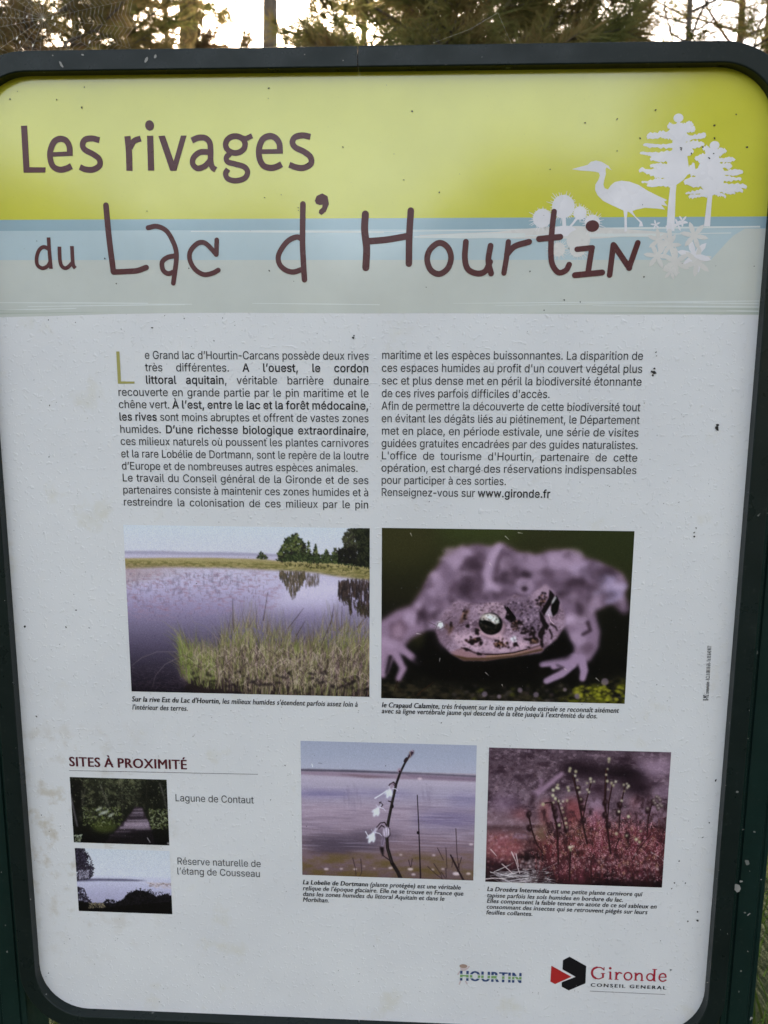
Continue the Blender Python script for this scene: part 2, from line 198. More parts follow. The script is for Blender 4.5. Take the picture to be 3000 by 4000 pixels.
HUMAN = """ 	278	
'	188	73 462 115 462 138 599 138 716 50 716 50 599
(	323	167 232 203 482 311 694 258 694 155 559 88 400 64 232 88 64 155 -95 258 -230 311 -230 203 -18
)	323	156 232 120 -18 12 -230 65 -230 168 -95 235 64 259 232 235 400 168 559 65 694 12 694 120 482
,	219	59 -118 147 -59 176 26 157 97 105 123 63 107 46 66 60 26 95 10 93 -50 59 -99
-	323	283 267 40 267 40 174 283 174
.	219	109 111 67 93 49 51 67 9 109 -9 151 9 169 51 151 93
0	500	470 341 442 525 366 647 250 691 134 647 58 525 30 341 58 157 134 35 250 -9 366 35 442 157;372 341 357 203 315 115 250 84 185 115 143 203 128 341 143 479 185 567 250 598 315 567 357 479
1	500	300 682 202 682 202 0 300 0
2	500	466 93 205 93 368 312 417 478 390 589 318 664 209 691 129 675 48 626 48 503 127 575 202 595 286 559 319 467 307 393 271 321 159 161 34 7 34 0 466 0
3	500	81 569 143 591 197 598 283 571 315 496 281 423 180 397 180 307 261 295 310 253 326 193 296 114 216 84 141 97 64 136 64 30 137 1 209 -9 321 18 396 90 424 198 401 297 326 360 393 421 413 513 388 607 318 669 212 691 143 684 81 662
4	500	398 691 356 691 11 269 11 224 300 224 300 0 398 0 398 224 471 224 471 312 398 312;298 506 300 506 300 312 142 312
5	500	404 682 101 682 101 327 230 331 311 285 340 207 298 120 199 84 124 97 50 134 50 33 132 1 215 -9 330 20 409 96 438 209 408 322 323 400 190 423 190 594 404 594
6	500	317 691 168 558 75 402 44 233 72 106 149 22 264 -9 365 19 437 93 465 195 440 297 372 368 274 394 214 385 167 366 246 506 376 616;146 265 200 294 254 301 335 271 367 196 337 115 258 84 192 106 148 168
7	500	490 682 49 682 49 589 344 589 94 29 181 -9
8	500	468 184 444 280 373 348 437 416 458 493 431 595 360 665 257 691 150 665 76 596 48 495 69 414 129 348 56 279 32 185 61 86 140 17 252 -9 362 17 439 86;360 495 329 423 253 393 178 424 146 497 176 570 255 598 330 569;370 192 340 117 250 84 164 114 130 192 163 270 252 300 337 269
9	500	187 -9 329 115 426 274 461 442 433 570 356 658 244 691 134 661 62 586 36 489 62 388 131 317 229 290 284 298 335 319 267 187 127 63;134 490 166 568 246 598 327 561 360 475 355 420 300 392 250 383 168 414
A	667	362 686 293 686 0 0 100 0 186 201 476 201 567 0 667 0;326 536 436 289 224 289
B	563	75 0 309 0 446 29 520 97 543 182 523 265 467 326 379 360 379 362 458 419 483 508 461 591 393 656 273 682 75 682;173 594 263 594 356 566 382 499 346 417 238 390 173 390;173 302 291 302 405 272 442 196 430 145 385 105 296 88 173 88
C	708	656 635 530 678 422 691 229 644 97 517 48 331 87 179 207 47 416 -9 554 8 663 51 663 158 544 101 425 81 281 114 184 205 149 340 185 474 281 567 421 601 537 584 656 530
D	750	76 0 342 0 536 50 660 175 704 341 666 501 547 629 341 682 76 682;174 594 325 594 482 559 573 467 603 341 582 238 499 135 330 88 174 88
E	500	462 682 75 682 75 0 471 0 471 88 173 88 173 300 452 300 452 388 173 388 173 594 462 594
F	469	440 682 76 682 76 0 174 0 174 317 440 317 440 405 174 405 174 594 440 594
G	740	673 336 444 336 444 248 575 248 575 108 503 89 427 81 283 114 187 205 151 340 186 473 280 566 414 601 537 584 659 534 659 633 527 679 416 691 229 644 99 518 50 337 98 158 226 36 413 -9 544 4 673 47
H	729	653 682 555 682 555 385 173 385 173 682 75 682 75 0 173 0 173 297 555 297 555 0 653 0
I	250	174 682 76 682 76 0 174 0
L	490	172 682 74 682 74 0 480 0 480 88 172 88
M	781	709 682 618 682 391 402 165 682 73 682 73 0 171 0 171 531 173 531 383 267 399 267 609 531 611 531 611 0 709 0
N	781	706 682 614 682 614 154 152 682 74 682 74 0 166 0 166 525 622 0 706 0
O	823	45 341 90 168 216 41 409 -9 607 41 734 168 778 341 733 516 606 642 411 691 218 642 91 516;146 341 181 475 275 567 411 601 548 567 642 475 677 341 642 207 548 115 411 81 275 115 181 207
P	510	70 682 70 0 168 0 168 295 270 295 400 321 475 389 500 486 477 585 405 655 283 682;168 594 283 594 374 561 399 490 366 411 279 383 168 383
R	604	77 682 77 0 175 0 175 296 216 296 292 270 397 140 487 0 604 0 511 135 439 246 359 324 443 389 473 491 446 593 368 659 249 682;175 598 238 598 340 570 372 495 361 441 320 400 238 384 175 384
S	458	399 643 324 679 247 691 138 668 66 606 40 509 116 368 259 275 335 165 308 108 224 79 128 104 44 178 44 54 133 6 235 -9 333 15 401 80 426 176 350 333 207 422 131 522 161 581 239 603 315 588 399 532
T	604	587 682 17 682 17 594 253 594 253 0 351 0 351 594 587 594
U	708	648 682 550 682 550 285 542 200 507 136 444 97 347 81 266 95 200 139 168 192 159 279 159 682 61 682 61 258 103 106 207 19 345 -9 514 26 615 122 648 268
X	708	687 682 569 682 356 422 142 682 23 682 296 353 2 0 121 0 356 282 588 0 706 0 415 353
a	427	411 80 383 62 364 56 351 61 347 79 347 310 325 394 267 442 184 458 98 443 35 397 35 300 104 356 177 374 238 356 258 295 258 271 179 243 107 214 50 172 26 101 56 24 136 -9 197 2 257 37 279 2 325 -9 363 -2 411 26;258 91 221 64 180 54 134 72 116 117 159 180 258 222
b	500	148 682 59 682 59 25 137 0 226 -9 355 20 437 103 466 234 441 349 372 429 272 458 208 448 148 417;148 332 199 368 250 378 341 335 375 221 337 116 238 75 193 79 148 89
c	438	393 427 331 450 263 458 145 428 68 345 41 216 70 99 150 20 269 -9 342 -1 403 17 403 105 341 82 284 75 204 93 151 144 132 224 150 304 197 357 269 376 326 367 393 332
d	510	451 682 362 682 362 440 313 454 268 458 152 429 73 351 44 235 71 110 146 29 262 0 451 0;362 75 272 75 191 94 148 147 135 222 153 304 203 358 279 378 320 374 362 361
e	479	438 130 360 90 281 76 179 110 130 211 446 211 422 349 354 431 251 458 141 429 68 350 41 230 66 113 140 25 259 -9 357 4 438 44;132 270 172 352 253 381 328 351 358 270
f	250	296 682 198 688 129 648 87 585 72 482 72 449 9 449 9 369 72 369 72 0 161 0 161 369 242 369 242 449 161 449 161 492 182 573 256 603 276 601 296 595
g	427	421 449 236 449 131 430 64 377 40 294 46 248 64 210 96 178 139 153 139 151 87 126 68 87 79 58 113 30 27 -14 0 -94 27 -164 100 -212 207 -230 321 -213 394 -164 419 -87 390 -10 289 38 187 64 152 96 221 134 334 181 363 226 376 282 366 332 329 380 421 380;296 293 272 233 210 209 145 232 120 291 146 348 209 372 270 349;333 -94 300 -142 209 -159 116 -141 84 -90 112 -41 186 -22 280 -37
h	500	150 682 61 682 61 0 150 0 150 322 207 372 262 387 326 357 350 278 350 0 439 0 439 275 419 377 365 438 286 458 213 440 152 390 150 390
i	219	154 449 65 449 65 0 154 0;163 585 147 622 110 638 73 622 57 585 73 548 110 532 147 548
j	219	150 449 61 449 61 -66 42 -128 -6 -164 61 -230 128 -168 150 -59;159 585 143 622 106 638 69 622 53 585 69 548 106 532 143 548
l	219	154 682 65 682 65 0 154 0
m	771	59 449 59 0 148 0 148 326 201 371 260 383 317 358 341 279 341 0 430 0 430 326 481 367 530 383 596 356 623 278 623 0 712 0 712 282 694 375 642 436 563 458 479 434 413 377 356 437 279 458 215 441 148 390 148 449
n	500	150 449 61 449 61 0 150 0 150 322 207 372 262 387 326 357 350 278 350 0 439 0 439 277 418 379 363 438 286 458 213 440 152 390 150 390
o	552	273 458 152 427 68 346 36 229 67 106 150 22 273 -9 400 21 485 104 516 229 484 347 399 428;272 378 351 358 405 306 425 228 406 144 353 90 272 71 196 91 145 146 127 229 146 306 197 358
p	500	146 11 193 -4 236 -9 354 21 434 101 464 221 435 346 349 423 211 449 57 449 57 -230 146 -230;146 369 227 369 308 352 357 301 373 222 354 144 304 91 230 71 188 76 146 91
q	500	354 -230 443 -230 443 449 279 449 124 406 53 312 36 221 66 101 146 21 264 -9 306 -5 354 7;354 369 354 86 312 71 270 66 196 87 146 143 127 222 149 305 204 354 273 369
r	396	69 449 69 0 158 0 158 235 190 333 267 373 306 361 350 329 397 406 343 445 290 458 226 432 160 346 158 346 158 449
s	385	324 421 256 449 192 458 84 426 44 336 98 240 200 177 254 120 234 83 188 69 123 84 41 128 41 32 120 0 197 -9 303 27 345 123 322 185 244 249 160 304 135 339 151 368 194 380 253 369 324 333
t	333	167 542 0 379 0 369 78 369 78 132 94 59 143 10 224 -9 277 0 332 21 332 104 280 79 231 71 189 85 167 139 167 369 309 369 309 449 167 449
u	500	437 0 437 449 348 449 348 128 299 81 241 65 172 91 149 164 149 449 60 449 60 170 80 73 134 12 215 -9 284 9 348 57 348 0
v	438	206 -9 236 -9 434 449 339 449 221 173 100 449 3 449
w	719	393 449 327 449 213 177 95 449 0 449 200 -9 228 -9 360 305 493 -9 521 -9 719 449 624 449 507 177
x	500	487 449 373 449 245 295 112 449 0 449 189 228 0 0 112 0 245 161 386 0 500 0 302 228
z	417	404 449 21 449 21 369 249 369 11 0 405 0 405 80 165 80
À	667	362 686 293 686 0 0 100 0 186 201 476 201 567 0 667 0;326 536 436 289 224 289;327 874 227 874 339 727 394 727
É	500	462 682 75 682 75 0 471 0 471 88 173 88 173 300 452 300 452 388 173 388 173 594 462 594;262 874 195 727 250 727 362 874
à	427	411 80 383 62 364 56 351 61 347 79 347 310 325 394 267 442 184 458 98 443 35 397 35 300 104 356 177 374 238 356 258 295 258 271 179 243 107 214 50 172 26 101 56 24 136 -9 197 2 257 37 279 2 325 -9 363 -2 411 26;258 91 221 64 180 54 134 72 116 117 159 180 258 222;187 654 87 654 199 507 254 507
è	479	438 130 360 90 281 76 179 110 130 211 446 211 422 349 354 431 251 458 141 429 68 350 41 230 66 113 140 25 259 -9 357 4 438 44;132 270 172 352 253 381 328 351 358 270;233 654 133 654 245 507 300 507
é	479	438 130 360 90 281 76 179 110 130 211 446 211 422 349 354 431 251 458 141 429 68 350 41 230 66 113 140 25 259 -9 357 4 438 44;132 270 172 352 253 381 328 351 358 270;251 654 184 507 239 507 351 654
ê	479	438 130 360 90 281 76 179 110 130 211 446 211 422 349 354 431 251 458 141 429 68 350 41 230 66 113 140 25 259 -9 357 4 438 44;132 270 172 352 253 381 328 351 358 270;285 657 192 657 101 506 154 506 237 593 324 506 379 506
î	219	154 449 65 449 65 0 154 0;155 657 62 657 -29 506 24 506 107 593 194 506 249 506"""

# ------------------------------------------------------------------ printed pictures (drawn on small colour grids)
def hom(src, dst):
    A = []; b = []
    for (x, y), (u, v) in zip(src, dst):
        A += [[x, y, 1, 0, 0, 0, -u*x, -u*y], [0, 0, 0, x, y, 1, -v*x, -v*y]]; b += [u, v]
    h = np.linalg.solve(np.array(A, float), np.array(b, float))
    return np.append(h, 1).reshape(3, 3)

def apply_h(H, p):
    p = np.atleast_2d(np.array(p, float)); q = np.c_[p, np.ones(len(p))] @ H.T
    return q[:, :2] / q[:, 2:]

def boxblur(a, r, axis):
    if r < 1: return a
    pad = [(0, 0)]*a.ndim; pad[axis] = (r + 1, r)
    c = np.cumsum(np.pad(a, pad, mode='edge'), axis=axis)
    n = a.shape[axis]
    return (np.take(c, range(2*r + 1, n + 2*r + 1), axis) - np.take(c, range(0, n), axis)) / (2*r + 1)

def gblur(a, s):
    r = int(round(s*0.9))
    if s > 0 and r == 0: r = 1
    for _ in range(3):
        a = boxblur(boxblur(a, r, 0), r, 1)
    return a

def within(x, y, p):
    ins = False
    for (ax, ay), (bx, by) in zip(p, p[1:] + p[:1]):
        if (ay > y) != (by > y) and x < (bx - ax)*(y - ay)/(by - ay) + ax: ins = not ins
    return ins

class Canvas:
    """A small picture drawn in the coordinates of a sketch whose corners are quad (TL, TR, BR, BL)."""
    def __init__(s, w, h, quad, seed):
        s.w, s.h = w, h; s.a = np.zeros((h, w, 3)); s.H = hom(quad, [(0, 0), (w, 0), (w, h), (0, h)])
        q = np.array(quad, float); s.k = w / np.linalg.norm(q[1] - q[0]); s.rng = np.random.default_rng(seed)
    def m(s, p): return apply_h(s.H, p)
    def c(s, col): return np.array(col, float)/255.
    def noise(s, sx, sy=None, seed=0):
        sy = sy or sx; r = np.random.default_rng(seed + 77)
        gw = int(s.w/(sx*s.k)) + 3; gh = int(s.h/(sy*s.k)) + 3
        g = r.random((gh, gw)); y = np.arange(s.h)/(sy*s.k); x = np.arange(s.w)/(sx*s.k)
        iy = y.astype(int); ix = x.astype(int); fy = (y - iy)[:, None]; fx = (x - ix)[None]
        fy = fy*fy*(3 - 2*fy); fx = fx*fx*(3 - 2*fx)
        t = lambda a, b: g[np.ix_(iy + a, ix + b)]
        return (t(0, 0)*(1 - fx) + t(0, 1)*fx)*(1 - fy) + (t(1, 0)*(1 - fx) + t(1, 1)*fx)*fy
    def fbm(s, sx, sy=None, seed=0, n=3):
        sy = sy or sx; o = 0; amp = 1; tot = 0
        for i in range(n):
            o = o + amp*s.noise(sx/2**i, sy/2**i, seed + 13*i); tot += amp; amp *= .55
        return o/tot
    def vgrad(s, stops, x=None):
        # stops: (y in sketch at the picture's middle column, colour)
        ys = np.array([s.m([(830 if x is None else x, y)])[0, 1] for y, _ in stops]); cs = np.array([s.c(c) for _, c in stops])
        yy = np.arange(s.h) + .5
        for k in range(3): s.a[:, :, k] = np.interp(yy, ys, cs[:, k])[:, None]
    def mask(s, pts, blur=0, raw=False):
        p = (np.array(pts, float) if raw else s.m(pts)); pad = 3*blur + 2
        x0 = max(int(p[:, 0].min() - pad), 0); x1 = min(int(p[:, 0].max() + pad) + 1, s.w)
        y0 = max(int(p[:, 1].min() - pad), 0); y1 = min(int(p[:, 1].max() + pad) + 1, s.h)
        if x1 <= x0 or y1 <= y0: return None
        M = np.zeros((y1 - y0, x1 - x0))
        for ox in (.25, .75):
            for oy in (.25, .75):
                X = np.arange(x0, x1)[None] + ox; Y = np.arange(y0, y1)[:, None] + oy
                ins = np.zeros(M.shape, bool)
                for (ax, ay), (bx, by) in zip(p, np.roll(p, -1, 0)):
                    if ay == by: continue
                    cr = ((ay > Y) != (by > Y)) & (X < (bx - ax)*(Y - ay)/(by - ay) + ax)
                    ins ^= cr
                M += ins*.25
        if blur > 0: M = gblur(M, blur)
        return M, (slice(y0, y1), slice(x0, x1))
    def lay(s, M, sl, col, alpha=1.):
        m = (M*alpha)[..., None]; c = col if isinstance(col, np.ndarray) and col.ndim == 3 else s.c(col)
        if isinstance(c, np.ndarray) and c.ndim == 3: c = c[sl]
        s.a[sl] = s.a[sl]*(1 - m) + c*m
    def poly(s, pts, col, blur=0, alpha=1., tex=None):
        r = s.mask(pts, blur*s.k)
        if r is None: return
        M, sl = r
        if tex is not None: M = M*tex[sl]
        s.lay(M, sl, col, alpha)
    def ell(s, x, y, rx, ry, col, rot=0, blur=0, alpha=1., tex=None):
        t = np.linspace(0, 2*math.pi, 28)[:-1]; c, n = math.cos(rot), math.sin(rot)
        s.poly([(x + rx*math.cos(a)*c - ry*math.sin(a)*n, y + rx*math.cos(a)*n + ry*math.sin(a)*c) for a in t], col, blur, alpha, tex)
    def line(s, pts, w, col, alpha=1., w2=None, blur=0):
        p = s.m(pts); n = len(p) - 1; w2 = w if w2 is None else w2; c = s.c(col)
        M = None
        pad = max(w, w2)*s.k + 1.5 + 3*blur*s.k
        x0 = max(int(p[:, 0].min() - pad), 0); x1 = min(int(p[:, 0].max() + pad) + 1, s.w)
        y0 = max(int(p[:, 1].min() - pad), 0); y1 = min(int(p[:, 1].max() + pad) + 1, s.h)
        if x1 <= x0 or y1 <= y0: return
        X = np.arange(x0, x1)[None] + .5; Y = np.arange(y0, y1)[:, None] + .5; M = np.zeros((y1 - y0, x1 - x0))
        for i in range(n):
            (ax, ay), (bx, by) = p[i], p[i + 1]; dx, dy = bx - ax, by - ay; L = dx*dx + dy*dy + 1e-9
            t = np.clip(((X - ax)*dx + (Y - ay)*dy)/L, 0, 1); d = np.hypot(X - ax - t*dx, Y - ay - t*dy)
            r = (w + (w2 - w)*(i + t)/n)*s.k/2
            M = np.maximum(M, np.clip(r - d + .5, 0, 1)*np.minimum(1, 2*r + .15))
        if blur: M = gblur(M, blur*s.k)
        s.lay(M, (slice(y0, y1), slice(x0, x1)), col, alpha)
    def leaves(s, pts, n, r, cols, blur=0, alpha=1.):
        """n small leaf dabs of radius about r scattered inside the polygon pts"""
        p = np.array(pts, float); lo, hi = p.min(0), p.max(0); R = s.rng; k = 0; tries = 0; n = int(n*2.2); r *= .62
        while k < n and tries < n*30:
            tries += 1
            x, y = lo + (hi - lo)*R.random(2); ins = False
            for (ax, ay), (bx, by) in zip(p, np.roll(p, -1, 0)):
                if (ay > y) != (by > y) and x < (bx - ax)*(y - ay)/(by - ay) + ax: ins = not ins
            if not ins: continue
            k += 1; q = r*(.5 + R.random()); t = R.random()*3.14
            s.ell(x, y, q*1.25, q*.42, cols[R.integers(len(cols))], t, blur, alpha)
    def tone(s, M, amount):
        s.a *= (1 + amount*(M - .5))[..., None]
    def grain(s, amt=.02):
        s.a += s.rng.normal(0, amt, s.a.shape[:2])[..., None]; s.a = np.clip(s.a, .004, 1)

def art_lake():
    C = Canvas(560, 388, [(38, 37), (1601, 50), (1599, 1122), (86, 1094)], 1); R = C.rng
    C.vgrad([(40, (170, 175, 183)), (200, (172, 172, 182)), (205, (172, 172, 182))])
    C.poly([(20, 203), (300, 201), (420, 208), (700, 207), (1030, 219), (1620, 222), (1620, 330), (20, 300)], (146, 138, 166), 1)
    C.poly([(20, 222), (1030, 232), (1620, 240), (1620, 330), (20, 300)], (165, 156, 180), 2)
    yy = [(30, 250), (300, 246), (600, 244), (900, 250), (1030, 262), (1300, 262), (1620, 290)]
    C.poly(yy + [(1620, 1200), (20, 1200)], (137, 126, 92), 1)
    n = C.fbm(60, 8, 3); C.poly(yy + [(1620, 340), (20, 270)], (160, 150, 112), 3, .7, n)
    n = C.fbm(22, 7, 5); C.poly([(30, 262), (1030, 272), (1620, 310), (1620, 390), (30, 330)], (92, 90, 52), 2, .75, np.clip(n*2.4 - .8, 0, 1))
    # water
    W = Canvas(560, 388, [(38, 37), (1601, 50), (1599, 1122), (86, 1094)], 2)
    W.vgrad([(300, (172, 162, 186)), (430, (164, 152, 186)), (560, (140, 124, 164)), (700, (110, 96, 130)), (850, (78, 65, 94)), (1000, (48, 38, 56)), (1100, (30, 22, 34))])
    C.poly([(20, 318), (300, 306), (700, 308), (1030, 322), (1250, 335), (1400, 360), (1620, 385), (1620, 1200), (20, 1200)], W.a, 6)
    C.poly([(1120, 400), (1500, 400), (1350, 560), (900, 560)], (190, 180, 202), 40, .5)
    n = C.fbm(26, 9, 11, 4); C.poly([(30, 320), (1050, 330), (1000, 560), (40, 640)], (150, 108, 132), 25, .9, np.clip(n*3 - 1.5, 0, 1))
    n = C.fbm(18, 26, 21, 4); C.poly([(30, 320), (900, 330), (700, 500), (40, 600)], (110, 96, 126), 20, .6, np.clip(n*3 - 1.6, 0, 1))
    C.poly([(20, 310), (500, 312), (300, 350), (20, 420)], (146, 128, 120), 25, .6)
    # trees on the far bank
    g = [(38, 44, 32), (52, 60, 40), (78, 86, 54), (44, 40, 36), (96, 100, 62)]
    bush = [(1020, 262), (1018, 220), (1040, 180), (1060, 130), (1090, 110), (1135, 85), (1160, 120), (1185, 150), (1195, 200), (1200, 262)]
    C.leaves(bush, 380, 13, g)
    for x, y0, w in ((1212, 130, 36), (1256, 148, 40), (1325, 185, 46), (1380, 168, 50)):
        C.leaves([(x, y0), (x + w*.4, 220), (x + w*.6, 272), (x - w*.6, 272), (x - w*.4, 220)], 90, 9, g)
    C.leaves([(1010, 255), (1100, 225), (1400, 225), (1610, 240), (1610, 300), (1300, 268)], 330, 11, g[:3])
    C.leaves([(880, 247), (910, 205), (945, 232), (955, 250)], 50, 8, g)
    C.leaves([(1430, 110), (1470, 60), (1530, 50), (1540, 150), (1490, 250), (1440, 200)], 170, 15, [(60, 58, 48), (44, 44, 36), (78, 80, 58)])
    C.leaves([(1500, 60), (1610, 50), (1610, 290), (1510, 280), (1530, 160)], 420, 16, [(28, 28, 24), (40, 42, 30), (54, 58, 40)])
    C.leaves([(1400, 190), (1500, 170), (1520, 280), (1400, 262)], 120, 14, [(26, 24, 24), (36, 36, 28)])
    for x in (1496, 1512): C.line([(x, 90), (x + 6, 270)], 4, (40, 36, 34), .8)
    C.leaves([(1040, 270), (1600, 300), (1600, 340), (1040, 290)], 46, 9, [(60, 56, 36), (88, 84, 52)])
    # reflections
    rc = [(66, 62, 52), (88, 78, 66), (104, 92, 74)]
    for i in range(300):
        x = 1030 + R.random()*160; f = 1 - abs(x - 1115)/95
        y = 322 + R.random()*max(20, 165*f); C.line([(x, y), (x + R.normal(0, 3), y + 16 + R.random()*20)], 5, rc[i % 3], .75)
    for i in range(90):
        x = 1190 + R.random()*90; y = 335 + R.random()*75; C.line([(x, y), (x, y + 24)], 4, rc[i % 3], .5)
    for i in range(430):
        x = 1400 + R.random()*210; f = .45 if x < 1470 or 1485 < x < 1520 else 1.
        y = 372 + R.random()*190*(f + .12); C.line([(x, y), (x + R.normal(0, 2), y + 22 + R.random()*22)], 6, [(58, 48, 46), (76, 62, 56), (40, 34, 36)][i % 3], .75)
    for i in range(70):
        x = 1420 + R.random()*190; y = 480 + (x - 1420)*.35 + R.random()*40; C.line([(x, y), (x + 10, y + R.random()*50)], 5, (52, 46, 34), .7)
    for i in range(160):   # floating specks
        x = 60 + R.random()*900; y = 340 + R.random()**1.5*330; C.line([(x, y), (x + R.normal(0, 3), y + 8 + 16*R.random())], 3.5, (104, 84, 110), .5)
    # reeds
    edge = [(405, 1000), (400, 880), (440, 800), (520, 850), (590, 880), (650, 800), (760, 780), (900, 800), (1010, 810), (1200, 770), (1330, 810), (1640, 750), (1640, 1200), (760, 1200), (520, 1080), (440, 1050)]
    C.poly(edge, (104, 90, 84), 30, .8)
    n = C.fbm(60, 46, 61, 4); C.poly(edge, (140, 122, 122), 22, .7, np.clip(n*3 - 1.3, 0, 1))
    C.poly([(430, 1040), (560, 1020), (760, 1100), (1640, 1090), (1640, 1200), (380, 1200)], (26, 19, 22), 12, .8)
    C.poly([(470, 1010), (700, 985), (900, 930), (1000, 900), (1150, 1000), (1640, 1010), (1640, 1200), (430, 1200)], (44, 34, 34), 40, .75)
    n = C.fbm(44, 60, 71, 4); C.poly(edge, (34, 26, 28), 20, .8, np.clip(n*3.4 - 1.7, 0, 1))
    top = lambda x: np.interp(x, [400, 470, 560, 620, 690, 760, 860, 1000, 1100, 1200, 1350, 1600], [730, 780, 860, 830, 690, 640, 620, 690, 690, 770, 640, 660])
    pal = [(128, 130, 82), (108, 112, 66), (146, 136, 112), (128, 112, 98), (88, 88, 54), (56, 44, 44), (160, 152, 126), (106, 88, 86), (74, 66, 50)]
    for i in range(2300):
        x = 400 + R.random()*1230; t = top(x); b0 = np.interp(x, [400, 450, 560, 760, 900], [1000, 1040, 1075, 1110, 1150]); y0 = t + (b0 - t)*(.2 + .8*R.random()); L = (50 + 150*R.random())*(1.1 if y0 > 850 else .85)
        if 560 < x < 660 and y0 < 900 and R.random() < .8: continue
        dx = R.normal((x - 900)*.05 - (30 if x < 480 else 0), 40); mid = (x + dx*.25, y0 - L*.55); c = pal[int(R.integers(9) if y0 > 880 else R.integers(5))]
        if x < 620 and R.random() < .5: c = [(122, 130, 74), (98, 108, 58)][i % 2]
        C.line([(x, y0), mid, (x + dx, y0 - L)], 4.5, c, .72, 1.2)
    for i in range(520):   # tangle of dry straw
        x = 480 + R.random()*1130; y = 830 + R.random()*240*min(1, (x - 380)/300); a = R.normal(0, 60); h = R.normal(0, 40)
        C.line([(x, y), (x + a*.5, y - 24 - .5*abs(h)), (x + a, y + h*.6)], 3.6, [(166, 148, 146), (138, 120, 116), (60, 46, 48), (178, 166, 152)][i % 4], .6, 2)
    for i in range(70):    # dark hollows at the foot
        x = 470 + R.random()*1140; y = 960 + R.random()*140; C.ell(x, y, 22*R.random() + 6, 8, (26, 19, 22), R.normal(0, .5), 3, .6)
    for x, y, x2, y2 in ((735, 700, 728, 500), (1080, 690, 1180, 560), (1130, 740, 1190, 640), (1350, 660, 1372, 548), (925, 640, 952, 460), (1420, 700, 1424, 545), (1290, 800, 1370, 600), (1520, 680, 1590, 600)):
        C.line([(x, y), (x2, y2)], 5, (66, 50, 54), .9, 2)
    for i in range(330):
        x = 430 + R.random()*1180; t = top(x); C.line([(x, t + 60), (x + R.normal(0, 40), t - 40 - 110*R.random())], 3, [(126, 128, 84), (104, 104, 64), (146, 136, 104), (84, 70, 66)][i % 4], .6, 1)
    for pts in ([(370, 840), (250, 840), (150, 880), (88, 930)], [(400, 870), (300, 920), (240, 990), (220, 1060)], [(640, 760), (560, 680), (480, 650), (460, 600)], [(400, 760), (350, 690), (290, 645)]):
        C.line(pts, 4, (128, 116, 112), .7, 2)
    for i in range(150):
        x = 80 + R.random()*360; y = 940 + R.random()*150; C.line([(x, y), (x + R.normal(0, 40), y - 30*R.random())], 3, (92, 74, 88), .55, 1)
    C.a = C.a*.55 + np.stack([gblur(C.a[..., k], 1) for k in range(3)], -1)*.45
    C.grain(.02); return C.a

